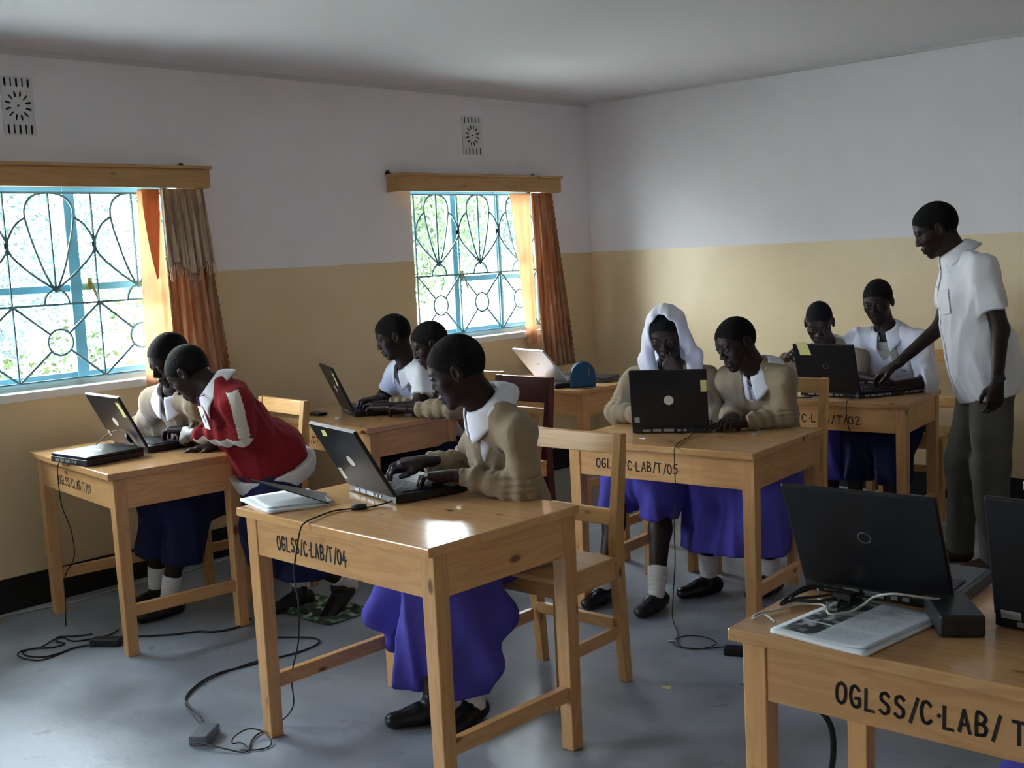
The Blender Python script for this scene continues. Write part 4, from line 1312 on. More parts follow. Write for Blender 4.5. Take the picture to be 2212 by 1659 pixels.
def head_mesh(H, Mh, N, s=1.0, h=.0033):
    """face, skull, ears and neck, in the head's own frame, then moved into place"""
    Nl = Mh @ (np.array(N) - np.array(H)) / s
    lo = np.minimum([-.105, -.135, -.15], Nl - .075); hi = np.maximum([.105, .135, .14], Nl + .07)
    f = SDF(lo, hi, h)
    f.ell((0, -.012, .035), (.073, .092, .086))
    f.ell((0, .030, .040), (.062, .054, .060), k=.03)
    f.ell((0, .036, -.020), (.058, .050, .060), k=.03)
    f.ell((0, .032, -.060), (.048, .050, .046), k=.03)
    f.ell((0, .068, -.090), (.022, .019, .018), k=.022)
    for sx in (-1, 1):
        f.ell((sx * .040, .054, -.016), (.022, .021, .020), k=.02)
        f.cap((sx * .012, .083, .036), (sx * .042, .070, .034), .0085, .008, k=.014)
        f.ell((sx * .031, .093, .013), (.018, .012, .0125), k=.012, op='sub')
        f.ell((sx * .031, .0765, .012), (.0125, .0125, .0125), k=.0)
        f.ell((sx * .031, .078, .019), (.0165, .0135, .010), k=.004)
        f.ell((sx * .031, .0775, .0015), (.0155, .012, .0055), k=.003)
    f.cap((0, .085, .020), (0, .101, -.019), .0070, .0110, k=.012)
    for sx in (-1, 1): f.ell((sx * .0145, .093, -.024), (.0100, .012, .0085), k=.007)
    f.cap((-.019, .084, -.052), (.019, .084, -.052), .0075, .0075, k=.008)
    f.ell((0, .090, -.050), (.016, .012, .0085), k=.006)
    f.cap((-.016, .083, -.067), (.016, .083, -.067), .008, .008, k=.008)
    f.ell((0, .088, -.067), (.014, .011, .0085), k=.006)
    f.cap((-.022, .103, -.0585), (.022, .103, -.0585), .0035, .0035, k=.003, op='sub')
    for sx in (-1, 1):
        f.ell((sx * .077, -.010, .000), (.010, .020, .032), k=.008)
        f.ell((sx * .087, -.004, .004), (.008, .011, .017), k=.004, op='sub')
    f.cap((0, -.022, -.035), Nl, .050, .054, k=.025)
    f.cap((0, .005, -.075), Nl + np.array([0, .01, 0]), .036, .045, k=.02)
    Vt, F = f.mesh()
    C = Vt[F].mean(1)
    fm = np.zeros(len(F), int)
    for sx in (-1, 1):
        d = np.linalg.norm(C - np.array([sx * .031, .0765, .012]), axis=1)
        e = (d < .0131) & (C[:, 1] > .083) & (np.abs(C[:, 2] - .0085) < .0045)
        fm[e] = 1
        ir = e & (np.abs(C[:, 0] - sx * .031) < .0055)
        fm[ir] = 2
    W_ = np.array(H) + (Vt * s) @ Mh
    return W_, F, fm


def hair_mesh(H, Mh, s=1.0, h=.0038, grow=0.0, seed=1):
    f = SDF((-.11, -.14, -.13), (.11, .125, .16), h)
    f.ell((0, -.014, .036), (.0775 + grow, .097 + grow, .093 + grow))
    f.ell((0, .028, .043), (.0655, .0585, .0635), k=.02)
    f.cut((0, .080, .052), (0, 1.05, -1), .018)
    f.cap((-.2, .03, -.06), (.2, .03, -.06), .045, .045, k=.01, op='sub')
    rs = np.random.RandomState(seed)
    ph = rs.rand(4) * 6
    f.disp(lambda X, Y, Z: -.0011 * (np.sin(260 * X + ph[0]) * np.sin(240 * Y + ph[1]) * np.sin(250 * Z + ph[2])), .02)
    Vt, F = f.mesh()
    return np.array(H) + (Vt * s) @ Mh, F


POSES = {
    'type': [(.30, .75, .45), (.28, .80, .45), (.32, .78, .45), (.38, .72, .4)],
    'flat': [(.08, .22, .15), (.05, .2, .15), (.08, .22, .15), (.12, .25, .15)],
    'relaxed': [(.35, .5, .3), (.42, .6, .35), (.5, .65, .4), (.55, .7, .4)],
    'curl': [(.9, 1.2, .7), (1.0, 1.3, .7), (1.05, 1.3, .8), (1.1, 1.3, .8)],
    'point': [(.1, .3, .2), (.7, 1.0, .6), (.9, 1.2, .7), (1.0, 1.2, .7)],
}


def hand_mesh(side, W_, E_, fd, nn, pose='relaxed', s=1.0, h=.0028, arm=(.036, .024), full=1.0):
    """side +1 right hand, -1 left; fd points along the fingers, nn out of the back of the hand"""
    y = nrm(fd); z = np.array(nn, float); z = nrm(z - y * (z @ y)); x = np.cross(y, z)
    M = np.stack([x, y, z])
    W_ = np.array(W_, float); E_ = np.array(E_, float)
    El = M @ (W_ + (E_ - W_) * full - W_)
    T = -side                                  # thumb side in local x
    segs = []
    bx = [.027, .0095, -.0085, -.025]          # index .. little, thumb at +
    by = [.083, .086, .082, .075]
    ln = [.070, .078, .072, .056]
    rr = [.0088, .0090, .0085, .0076]
    for i in range(4):
        p = np.array([T * bx[i], by[i], .002])
        a = 0; d0 = T * (.10 - .07 * i)
        ch = [p]
        for q, fr in enumerate((.44, .31, .25)):
            a += POSES[pose][i][q]
            d = nrm([d0 * math.cos(a), math.cos(a), -math.sin(a)])
            p = p + d * ln[i] * fr * s
            ch.append(p)
        segs.append((ch, rr[i]))
    th = [np.array([T * .020, .018, -.006]), np.array([T * .042, .044, -.016]), np.array([T * .050, .068, -.024]), np.array([T * .050, .090, -.030])]
    if pose in ('curl', 'point'): th = [th[0], th[1], np.array([T * .038, .062, -.034]), np.array([T * .018, .072, -.046])]
    allp = np.array([q for c, _ in segs for q in c] + th + [El, [0, 0, 0]])
    f = SDF(allp.min(0) - .045, allp.max(0) + .045, h)
    for i in range(4):
        f.cap((T * bx[i] * .55, .006, 0), (T * bx[i], by[i], .001), .0145, .0118, k=.012)
    f.ell((T * .004, .045, -.004), (.034, .042, .013), k=.012)
    f.cap(El, (0, .005, 0), arm[0], arm[1], k=.0, flat=(0, 0, 1), f=.82)
    f.cap((0, -.03, 0), (0, .02, 0), arm[1], .021, k=.015, flat=(0, 0, 1), f=.75)
    for c, r in segs:
        for q in range(3):
            f.cap(c[q], c[q + 1], r * (1 - .08 * q), r * (1 - .08 * (q + 1)), k=.0025 if q else .004)
        f.ell(c[1] + np.array([0, 0, .001]), (r * 1.04, r * 1.04, r * 1.04), k=.002)
    tr = [.0135, .0115, .0098, .0085]
    for q in range(3): f.cap(th[q], th[q + 1], tr[q], tr[q + 1], k=.006)
    Vt, F = f.mesh()
    return W_ + (Vt * 1.0) @ M, F


def join(parts):
    Vs, Fs, Ms = [], [], []
    n = 0
    for p in parts:
        Vt, F = p[0], p[1]
        Vs.append(Vt); Fs.append(F + n); n += len(Vt)
        Ms.append(p[2] if len(p) > 2 else np.zeros(len(F), int))
    return np.concatenate(Vs), np.concatenate(Fs), np.concatenate(Ms)


def torso(f, P, N, Ls, Rs, R3, g, sw, k=.05, low=True):
    rt, fw, up = R3
    M = np.stack(R3)
    U = np.linalg.norm(N - P)
    f.ell(N - up * U * .36 + fw * .006, (sw * .97 + g, .102 + g, .17 + g), M, k=k)
    f.ell(N - up * U * .68, (sw * .86 + g, .108 + g, .17 + g), M, k=k)
    if low: f.ell(P + up * .02, (sw * .98 + g, .125 + g, .13 + g), M, k=k)
    f.cap(Rs, N - up * .055, .054 + g, .070 + g, k=k * .8)
    f.cap(Ls, N - up * .055, .054 + g, .070 + g, k=k * .8)
    f.cap(N - up * .005 - fw * .01, N * .4 + Ls * .6 + up * .012, .048 + g * .6, .045 + g * .6, k=.03)
    f.cap(N - up * .005 - fw * .01, N * .4 + Rs * .6 + up * .012, .048 + g * .6, .045 + g * .6, k=.03)


def collar(N, ax, fw, m, parent, r0=.054, tip=.045, open_=.0, w0=.050, name='shirt_collar', origin=None):
    ax = nrm(ax); fw = nrm(fw - ax * (fw @ ax)); rt = np.cross(fw, ax)
    nt, ns = 49, 9
    Vt = []; F = []
    for i in range(nt):
        t = i / (nt - 1)
        th = .16 + open_ + (2 * math.pi - .32 - 2 * open_) * t
        c = math.cos(th)
        front = max(0, c) ** 2.5
        dirv = fw * c + rt * math.sin(th)
        ln = w0 + tip * front
        drop = -.020 * (c + 1) / 2
        for j in range(ns):
            s_ = j / (ns - 1)
            if s_ < .25:
                q = s_ / .25; rad = r0 + .004; z = -.022 + .050 * q + drop
            else:
                q = (s_ - .25) / .75
                rad = r0 + .006 + (.016 + .036 * (1 - front * .35)) * q ** .8
                z = .028 + drop - ln * q ** 1.1
            Vt.append(N + dirv * rad + ax * z + fw * (.012 * (c + 1) / 2))
    for i in range(nt - 1):
        for j in range(ns - 1):
            a = i * ns + j
            F.append((a, a + 1, a + ns + 1, a + ns))
    o = mesh_obj(name, np.array(Vt), np.array(F), m, parent, smooth=True)
    so = o.modifiers.new('thick', 'SOLIDIFY'); so.thickness = .0035; so.offset = 0
    return o


def shoe(A, d, m, parent, lift=0.0, heel=0.0):
    """A = ankle, d = toe direction (horizontal)"""
    d = nrm([d[0], d[1], 0]); sd = np.array([-d[1], d[0], 0])
    g = np.array([A[0], A[1], 0.0])
    pts = [g - d * .05, g + d * .18, g + np.array([0, 0, .14])]
    lo, hi = bounds(pts, .06)
    f = SDF(lo, hi, .0045)
    f.cap(g - d * .035 + [0, 0, .036], g + d * .05 + [0, 0, .034], .037, .039, k=.0)
    f.cap(g + d * .05 + [0, 0, .032], g + d * .135 + [0, 0, .026], .041, .034, k=.02, flat=(0, 0, 1), f=.8)
    f.cap(g + [0, 0, .045], np.array([A[0], A[1], .085]), .038, .036, k=.02)
    f.cap(g + d * .045 + sd * .012 + [0, 0, .07], g + d * .10 + sd * .012 + [0, 0, .056], .004, .004, k=.004)
    f.cap(g + d * .045 - sd * .012 + [0, 0, .07], g + d * .10 - sd * .012 + [0, 0, .056], .004, .004, k=.004)
    f.cut((0, 0, .003), (0, 0, -1))
    Vt, F = f.mesh()
    if heel:
        # heel raised: turn the shoe about its ball
        piv = g + d * .09
        q = Vt - piv
        a = q @ d; z = q[:, 2]
        ca, sa = math.cos(heel), math.sin(heel)
        na = a * ca + z * sa; nz = -a * sa + z * ca
        Vt = piv + q - np.outer(a, d) + np.outer(na, d)
        Vt[:, 2] = nz + .002
    o = mesh_obj('shoe', Vt, F, m, parent, smooth=True)
    return o


def sock(A, K, parent, hgt=.085):
    A = np.array(A, float); K = np.array(K, float); u = nrm(K - A)
    f = SDF(*bounds([A - u * .03, A + u * hgt], .06), .0045)
    f.cap(A - u * .03, A + u * (hgt - .01), .036, .044, k=0)
    f.cut(A + u * hgt, u)
    ax = u
    f.disp(lambda X, Y, Z: -.0015 * np.sin(((X - A[0]) * ax[0] + (Y - A[1]) * ax[1] + (Z - A[2]) * ax[2]) * 330), .02)
    Vt, F = f.mesh()
    return mesh_obj('sock', Vt, F, SOCK, parent, smooth=True)


def person(label, group=None, H=None, look=(0, -1), pitch=20, roll=0, N=None, P=None, Ls=None, Rs=None, Le=None, Re=None, Lw=None, Rw=None,
           Lf=None, Rf=None, Ln=(0, 0, 1), Rn=(0, 0, 1), Lp='type', Rp='type', top='tan', top_m=None, legs=None, skirt=None, skirt_m=None,
           hs=.95, hands=(True, True), veil=False, seed=1, collar_m=None, feet=None, hair_grow=0.0, sleeve=1.0, thick=1.0, extra=None, waist_w=None, toes=None, shoes_m=None):
    H, N, P, Ls, Rs, Le, Re, Lw, Rw = [np.array(q, float) for q in (H, N, P, Ls, Rs, Le, Re, Lw, Rw)]
    lk = nrm([look[0], look[1], 0]); p = math.radians(pitch)
    fh = lk * math.cos(p) + np.array([0, 0, -math.sin(p)])
    uh = lk * math.sin(p) + np.array([0, 0, math.cos(p)])
    rh = np.cross(fh, uh)
    ro = math.radians(roll)
    rh, uh = rh * math.cos(ro) + uh * math.sin(ro), uh * math.cos(ro) - rh * math.sin(ro)
    Mh = np.stack([rh, fh, uh])
    up = nrm(N - P); rt = Rs - Ls; rt = nrm(rt - up * (rt @ up)); fw = np.cross(up, rt)
    R3 = (rt, fw, up)
    sw = np.linalg.norm(Rs - Ls) / 2
    parts = [head_mesh(H, Mh, N, hs)]
    # inner body: torso, arms and legs under the clothes, exposed where they end
    pl = [P, N, Ls, Rs, Le, Re, Lw, Rw]
    if legs: pl += [np.array(q, float) for q in legs]
    b = SDF(*bounds(pl, .14), .0095)
    torso(b, P, N, Ls, Rs, R3, -.014, sw)
    b.cap(P + up * .05, N - up * .02, .07, .05, k=.05)
    b.cap(N - up * .06, N, .05, .045, k=.04)
    for a, e, w_ in ((Ls, Le, Lw), (Rs, Re, Rw)):
        q_ = .74 if sleeve > .9 else 1.0
        b.cap(a, e, .046 * q_, .037 * q_, k=.03)
        b.cap(e, w_, .037 * q_, .023 * (q_ * .5 + .5), k=.02)
    if legs:
        Lk, La, Rk, Ra = [np.array(q, float) for q in legs]
        for k_, a_, sg in ((Lk, La, -1), (Rk, Ra, 1)):
            hp = P + rt * sg * .08 - up * .03
            b.cap(hp, k_, .075, .052, k=.04)
            b.cap(k_, k_ * .55 + a_ * .45, .050, .048, k=.03)
            b.cap(k_ * .55 + a_ * .45, a_, .048, .033, k=.03)
    parts.append(b.mesh())
    if hands[0]: parts.append(hand_mesh(-1, Lw, Le, Lf if Lf is not None else Lw - Le, Ln, Lp, full=(1.0 if sleeve < .9 else .6), arm=((.036, .024) if sleeve < .9 else (.025, .0225))))
    if hands[1]: parts.append(hand_mesh(1, Rw, Re, Rf if Rf is not None else Rw - Re, Rn, Rp, full=(1.0 if sleeve < .9 else .6), arm=((.036, .024) if sleeve < .9 else (.025, .0225))))
    Vt, F, fm = join(parts)
    body = mesh_obj('person', Vt, F, smooth=True, mats=[SKIN, EYEW, HAIR], fmat=fm)
    tag(body, label, 'person', group)
    if True:
        hv, hf = hair_mesh(H, Mh, hs, grow=hair_grow, seed=seed)
        mesh_obj('hair', hv, hf, HAIR, body, smooth=True)
    tm = top_m or TAN
    # --- top garment
    g = .013 if top in ('tan', 'jacket') else .010
    f = SDF(*bounds([P, N, Ls, Rs, Le, Re, Lw, Rw, P - up * .12], .15), .0046 if (top == 'jacket' or seed == 21) else .0060)
    torso(f, P, N, Ls, Rs, R3, g, sw)
    for a, e, w_ in ((Ls, Le, Lw), (Rs, Re, Rw)):
        g2 = SDF.__new__(SDF); g2.__dict__.update(f.__dict__); g2.D = np.full(tuple(f.n), 1.0, np.float32)
        if sleeve > .9:
            we = e + (w_ - e) * .93
            g2.cap(a, e, .060 * thick, .054 * thick, k=0)
            g2.cap(e, we, .054 * thick, .040 * thick, k=.025)
            g2.cut(we, nrm(w_ - e), .008)
        elif sleeve > .5:      # rolled at the elbow
            we = e + (w_ - e) * .12
            g2.cap(a, e, .060, .060, k=0)
            g2.cap(e, we, .060, .056, k=.02)
            g2.cap(e * .8 + a * .2, we, .062, .058, k=.01)
            g2.cut(we, nrm(w_ - e), .006)
        else:                  # short sleeve
            se = a + (e - a) * .68
            g2.cap(a - (e - a) * .05, se + (e - a) * .2, .060, .064, k=0)
            g2.cut(se, nrm(e - a), .004)
        k = .035
        h_ = np.maximum(k - np.abs(f.D - g2.D), 0) / k
        f.D = np.minimum(f.D, g2.D) - h_ * h_ * (k * .25)
    if top == 'jacket': f.ell(P - up * .01, (sw * .98 + .034, .166, .15), np.stack(R3), k=.04)
    if top in ('shirt_out',):
        f.cap(N - up * .2, P - up * .06, .125, .145, k=.06, flat=tuple(rt), f=sw * .95 / .125)
    nk = nrm(H - N)
    f.cap(N - up * .03 + fw * .01, N + nk * .14, .052, .062, k=.012, op='sub')
    if top in ('tan', 'jacket'):
        dv = .13 if top == 'tan' else .10
        f.cap(N + up * .02 + fw * .055, N - up * dv + fw * .135, .050, .010, k=.01, op='sub')
    elif top in ('open', 'shirt_out'):
        dv = .13 if top == 'open' else .05
        f.cap(N + up * .02 + fw * .05, N - up * dv + fw * .125, .036, .004, k=.008, op='sub')
    f.disp(folds(seed, .0075 if top == 'tan' else .0085, 30, (1, 1, .35)), .05)
    f.disp(folds(seed + 3, .0042, 62, (1, 1, .3)), .04)
    if sleeve > .9:
        for a, e, w_ in ((Ls, Le, Lw), (Rs, Re, Rw)):
            f.disp(crimps(e, w_, .045, 4.6, .0040), .05)
            f.disp(crimps(a * .3 + e * .7, e, .055, 2.4, .0050), .05)
    hem = P - up * (.13 if top == 'shirt_out' else .04 if top == 'jacket' else .075)
    hn = nrm(up + np.array([0, 0, 1.2])) if top == 'jacket' else up
    f.cut(hem, -hn, .004)
    tv, tf = f.mesh()
    tv = relax(tv, tf, 1, .4)
    if top == 'jacket':
        C = tv[tf].mean(1)
        fm = np.zeros(len(tf), int)
        for a, e, w_, sg in ((Ls, Le, Lw, -1), (Rs, Re, Rw, 1)):
            for (p0, p1) in ((a + up * .02, e), (e, w_)):
                d = p1 - p0; L_ = np.linalg.norm(d); d = d / L_
                out = rt * sg * .75 + up * .35 - fw * .1
                if p0 is e: out = np.array([0, 0, -1.0]) * .55 + rt * sg * .8
                out = nrm(out - d * (out @ d))
                q = C - p0; t = q @ d
                rad = q - np.outer(t, d); rl = np.linalg.norm(rad, axis=1)
                cs_ = (rad @ out) / (rl + 1e-9)
                fm[(t > -.05) & (t < L_ * (1.04 if p1 is e else .86)) & (rl < .11) & (rl > .022) & (rl * np.sqrt(np.maximum(1 - cs_ ** 2, 0)) < .024) & (cs_ > 0)] = 1
        top_o = mesh_obj('track_jacket', tv, tf, parent=body, smooth=True, mats=[RED, STRIPE], fmat=fm)
    else:
        top_o = mesh_obj({'tan': 'sweater', 'open': 'shirt', 'shirt_out': 'shirt', 'shirt': 'shirt'}[top], tv, tf, tm, body, smooth=True)
    if top in ('tan', 'jacket'):
        # shirt front in the neck opening
        f2 = SDF(*bounds([N + up * .03, N - up * .2 + fw * .05, Ls * .6 + N * .4, Rs * .6 + N * .4], .11), .006)
        torso(f2, P, N, Ls, Rs, R3, .004, sw, low=False)
        f2.cap(N - up * .02 + fw * .008, N + nk * .14, .050, .060, k=.01, op='sub')
        f2.cap(N + up * .02 + fw * .05, N - up * .055 + fw * .12, .026, .004, k=.006, op='sub')
        for q, nn in ((Ls, Ls - N), (Rs, Rs - N)): f2.cut(N * .5 + q * .5, nn)
        f2.cut(N - up * .2, -up)
        f2.cut(N - fw * .06, -fw)
        v2, q2 = f2.mesh()
        mesh_obj('shirt_front', v2, q2, collar_m or WSHIRT, body, smooth=True)
    if top != 'none_collar':
        collar(N + up * .022, nrm(nk * .55 + up * .45), fw, collar_m or (WSHIRT if top in ('tan', 'jacket') else tm), body, tip=.056, open_=.18 if top == 'open' else .0)
    # --- lower garments
    if skirt:
        sk = [np.array(q, float) for q in skirt]     # left knee, right knee, then hem points (point, radius)
        hemz = skirt_m[1]
        allp = [P, sk[0], sk[1]] + [np.array(q[0], float) for q in skirt_m[2]]
        f = SDF(*bounds(allp, .19), .0085)
        M = np.stack([nrm([rt[0], rt[1], 0]), nrm([-rt[1], rt[0], 0]), [0, 0, 1]])
        f.ell(P - np.array([0, 0, .02]), (sw - .025, .132, .10), M)
        for sg, kn in ((-1, sk[0]), (1, sk[1])): f.cap(P + rt * sg * .07 - np.array([0, 0, .02]), kn, .092, .098, k=.06)
        f.cap(P, (sk[0] + sk[1]) / 2, .10, .09, k=.06)
        for (q, r_) in skirt_m[2]:
            q = np.array(q, float)
            kn = sk[0] if np.linalg.norm(q[:2] - sk[0][:2]) < np.linalg.norm(q[:2] - sk[1][:2]) else sk[1]
            f.cap(kn - np.array([0, 0, .01]), q, .095, r_, k=.07)
        cc = (sk[0] + sk[1]) / 2
        def pleat(X, Y, Z):
            a = np.arctan2(Y - cc[1], X - cc[0])
            return .020 * np.abs(np.sin(a * 6 + 2.5 * Z)) * np.clip((sk[0][2] + .06 - Z) / .25, 0, 1) - .007
        f.disp(pleat, .05)
        f.disp(folds(seed + 5, .011, 22, (1, 1, .35)), .06)
        f.cut((0, 0, hemz), (0, 0, -1), .004)
        sv, sf = f.mesh()
        mesh_obj('skirt', relax(sv, sf, 1), sf, skirt_m[0], body, smooth=True)
    if legs and feet:
        for i, (a_, k_) in enumerate(((legs[1], legs[0]), (legs[3], legs[2]))):
            if feet[i]:
                kw = feet[i] if isinstance(feet[i], dict) else {}
                shoe(a_, (toes[i] if toes else -np.array(fw)[:2] * -1), shoes_m or SHOE, body, heel=kw.get('heel', 0))
                if kw.get('sock', True): sock(a_, k_, body)
    if veil:
        f = SDF((-.2, -.24, -.32), (.2, .2, .2), .0055)
        f.ell((0, -.016, .036), (.094, .112, .112))
        f.cap((0, -.07, .0), (0, -.11, -.20), .085, .10, k=.05, flat=(0, 1, 0), f=.7)
        for sx in (-1, 1):
            f.cap((sx * .072, -.005, .02), (sx * .112, .020, -.11), .034, .036, k=.03)
            f.cap((sx * .112, .020, -.11), (sx * .105, .05, -.26), .036, .038, k=.03)
        g3 = [(0, .03, .00)]
        f.ell((0, .062, .018), (.069, .12, .110), k=.012, op='sub')
        f.cap((0, .03, -.06), (0, .10, -.34), .062, .075, k=.012, op='sub')
        f.ell((0, -.012, .030), (.080, .097, .098), k=.0, op='sub')
        f.disp(lambda X, Y, Z: -.0035 * np.sin(70 * X + 22 * Y) * np.sin(14 * Z + 2) - .0022 * np.sin(120 * (np.abs(X) - .2 * Z)), .03)
        vv, vf = f.mesh()
        mesh_obj('head_veil', np.array(H) + (relax(vv, vf, 1) * hs * 1.03) @ Mh, vf, VEIL, body, smooth=True)
    return dict(body=body, R3=R3, field=None, N=N, P=P, Mh=Mh, H=H, sw=sw, top=top_o, tv=tv)


def front_point(pr, down, side=0.0, g=.004):
    """a point on the front of the top garment, 'down' metres below the neck base and 'side' to the right"""
    rt, fw, up = pr['R3']
    c = pr['N'] - up * down + rt * side
    q = pr['tv'] - c
    t = q @ fw
    m = (np.linalg.norm(q - np.outer(t, fw), axis=1) < .012) & (t > -.05)
    if not m.any(): return c + fw * .12
    return c + fw * (np.max(t[m]) + g)


PPL = {}
# 5: girl typing alone at T/04
PPL['typing'] = person(
    'girl in a tan sweater with a wide white collar, typing alone with both hands', H=(2.704, -4.018, 1.188), look=(-.80, -.60), pitch=24, roll=0,
    N=(2.738, -3.930, 1.072), P=(2.60, -3.62, .55), Ls=(2.885, -3.955, .998), Rs=(2.610, -3.790, .998),
    Le=(2.885, -3.925, .815), Re=(2.47, -3.80, .83), Lw=(2.665, -4.025, .850), Rw=(2.49, -3.985, .875),
    Lf=(-.80, -.42, -.02), Rf=(-.45, -.55, -.02), Ln=(0, .12, 1), Rn=(0, -.2, 1), seed=21,
    legs=[(2.52, -4.02, .52), (2.66, -3.99, .095), (2.34, -3.90, .52), (2.55, -4.07, .095)], feet=[1, {'sock': False}], toes=[(.2, -.95), (-.5, -.85)],
    skirt=[(2.52, -4.00, .52), (2.34, -3.90, .52)],
    skirt_m=(BLUES, .10, [((2.62, -4.02, .10), .10), ((2.45, -4.05, .12), .09), ((2.22, -4.03, .30), .05), ((2.25, -3.98, .18), .04), ((2.68, -3.88, .34), .07), ((2.70, -3.95, .2), .06)]))
# 6: veiled girl at T/05
PPL['veil'] = person(
    'girl in a white veil and tan sweater, hand raised to her mouth behind the laptop', H=(2.283, -2.287, 1.152), look=(.42, -.90), pitch=24, roll=-4,
    N=(2.235, -2.20, .985), P=(2.10, -1.92, .53), Ls=(2.385, -2.125, .935), Rs=(2.085, -2.275, .935),
    Le=(2.50, -2.25, .80), Re=(2.045, -2.385, .80), Lw=(2.405, -2.375, .985), Rw=(2.25, -2.42, .80),
    Lf=(-.55, -.15, .75), Ln=(.35, -.9, .15), Lp='curl', Rf=(.5, -.5, 0), Rp='flat', seed=31, veil=True,
    legs=[(2.36, -2.46, .50), (2.455, -2.66, .10), (2.14, -2.48, .50), (2.20, -2.70, .10)], feet=[1, 1], toes=[(.12, -1), (.1, -1)],
    skirt=[(2.36, -2.44, .50), (2.14, -2.46, .50)],
    skirt_m=(BLUES, .36, [((2.37, -2.51, .37), .092), ((2.12, -2.51, .37), .092)]))
# 7: girl leaning in at T/05
PPL['lean'] = person(
    'girl in a tan sweater leaning sideways towards the veiled girl at desk T/05', H=(2.627, -2.246, 1.114), look=(-.35, -.94), pitch=20, roll=-10,
    N=(2.685, -2.165, .985), P=(2.62, -1.90, .53), Ls=(2.815, -2.185, .955), Rs=(2.51, -2.13, .93),
    Le=(2.81, -2.165, .80), Re=(2.53, -2.14, .80), Lw=(2.70, -2.345, .785), Rw=(2.635, -2.315, .80),
    Lf=(-.45, -.75, 0), Lp='flat', Rf=(.25, -.8, -.05), Rp='flat', seed=41, thick=1.12,
    legs=[(2.80, -2.30, .50), (2.74, -2.20, .10), (2.54, -2.35, .50), (2.515, -2.35, .10)], feet=[1, 1], toes=[(-.1, -1), (-.35, -.9)],
    skirt=[(2.80, -2.28, .50), (2.50, -2.33, .50)],
    skirt_m=(BLUES, .215, [((2.78, -2.30, .22), .11), ((2.52, -2.36, .22), .125), ((2.66, -2.35, .22), .11)]))
# 1: window-side student at T/01
PPL['tan01'] = person(
    'student in a tan sweater by the window, half hidden behind the red jacket', H=(.815, -3.945, 1.165), look=(.0, -1), pitch=28, roll=8,
    N=(.735, -3.885, 1.015), P=(.62, -3.50, .53), Ls=(.885, -3.86, .965), Rs=(.58, -3.90, .965),
    Le=(.98, -3.72, .84), Re=(.36, -3.86, .82), Lw=(.82, -3.90, .850), Rw=(.60, -3.79, .81),
    Lf=(-.9, -.3, 0), Rf=(.6, -.4, 0), Rp='flat', seed=51,
    legs=[(.76, -3.90, .50), (.70, -3.98, .10), (.55, -3.90, .50), (.50, -3.93, .10)], feet=[1, 1], toes=[(0, -1), (0, -1)],
    skirt=[(.76, -3.88, .50), (.55, -3.88, .50)], skirt_m=(NAVY, .24, [((.76, -3.92, .26), .10), ((.52, -3.92, .26), .10)]))
# 2: red jacket
PPL['red'] = person(
    'girl in a dark red jacket with white sleeve stripes bending over a laptop', H=(1.155, -4.053, 1.129), look=(-.80, -.45), pitch=42, roll=0,
    N=(1.250, -4.000, 1.06), P=(1.235, -3.765, .735), Ls=(1.425, -4.02, 1.015), Rs=(1.165, -3.865, 1.015),
    Le=(1.40, -3.99, .90), Re=(1.16, -3.78, .86), Lw=(1.115, -4.05, .875), Rw=(.99, -3.85, .79),
    Lf=(-.93, .12, -.14), Ln=(.1, -.85, .45), Lp='type', Rf=(-.65, -.55, -.12), Rp='flat', top='jacket', seed=61,
    legs=[(1.40, -3.86, .42), (1.33, -3.46, .13), (1.18, -3.80, .42), (1.10, -3.55, .12)], feet=[{'heel': .5}, 1], toes=[(.1, -1), (0, -1)],
    skirt=[(1.38, -3.82, .44), (1.20, -3.78, .44)], skirt_m=(NAVY, .22, [((1.36, -3.70, .24), .12), ((1.16, -3.72, .24), .11)]))
# 3, 4: pair at T/07
PPL['white07'] = person(
    'student in a white shirt at desk T/07, nearest the window wall', H=(.775, -2.615, 1.150), look=(-.62, -.78), pitch=22,
    N=(.790, -2.54, .985), P=(.74, -2.18, .53), Ls=(.945, -2.58, .94), Rs=(.63, -2.49, .94),
    Le=(1.00, -2.66, .80), Re=(.52, -2.50, .80), Lw=(.84, -2.75, .80), Rw=(.64, -2.64, .82),
    Lf=(-.9, -.2, 0), Rf=(-.1, -.6, 0), top='open', top_m=WSHIRT, sleeve=.4, seed=71,
    legs=[(.86, -2.60, .50), (.86, -2.66, .10), (.64, -2.60, .50), (.64, -2.66, .10)], feet=[1, 1], toes=[(0, -1), (0, -1)],
    skirt=[(.86, -2.58, .50), (.64, -2.58, .50)], skirt_m=(NAVY, .25, [((.86, -2.62, .26), .10), ((.64, -2.62, .26), .10)]))
PPL['tan07'] = person(
    'student in a tan sweater at desk T/07, just behind the girl typing alone', H=(1.065, -2.625, 1.115), look=(-.62, -.78), pitch=24,
    N=(1.10, -2.54, .965), P=(1.14, -2.20, .53), Ls=(1.255, -2.60, .92), Rs=(.94, -2.50, .92),
    Le=(1.23, -2.63, .80), Re=(.93, -2.60, .80), Lw=(1.00, -2.735, .80), Rw=(.80, -2.72, .81),
    Lf=(-.9, -.15, .05), Rf=(-.8, -.2, 0), seed=81,
    legs=[(1.26, -2.60, .50), (1.24, -2.66, .10), (1.06, -2.60, .50), (1.06, -2.66, .10)], feet=[1, 1], toes=[(0, -1), (0, -1)],
    skirt=[(1.26, -2.58, .50), (1.06, -2.58, .50)], skirt_m=(NAVY, .25, [((1.26, -2.62, .26), .10), ((1.06, -2.62, .26), .10)]))
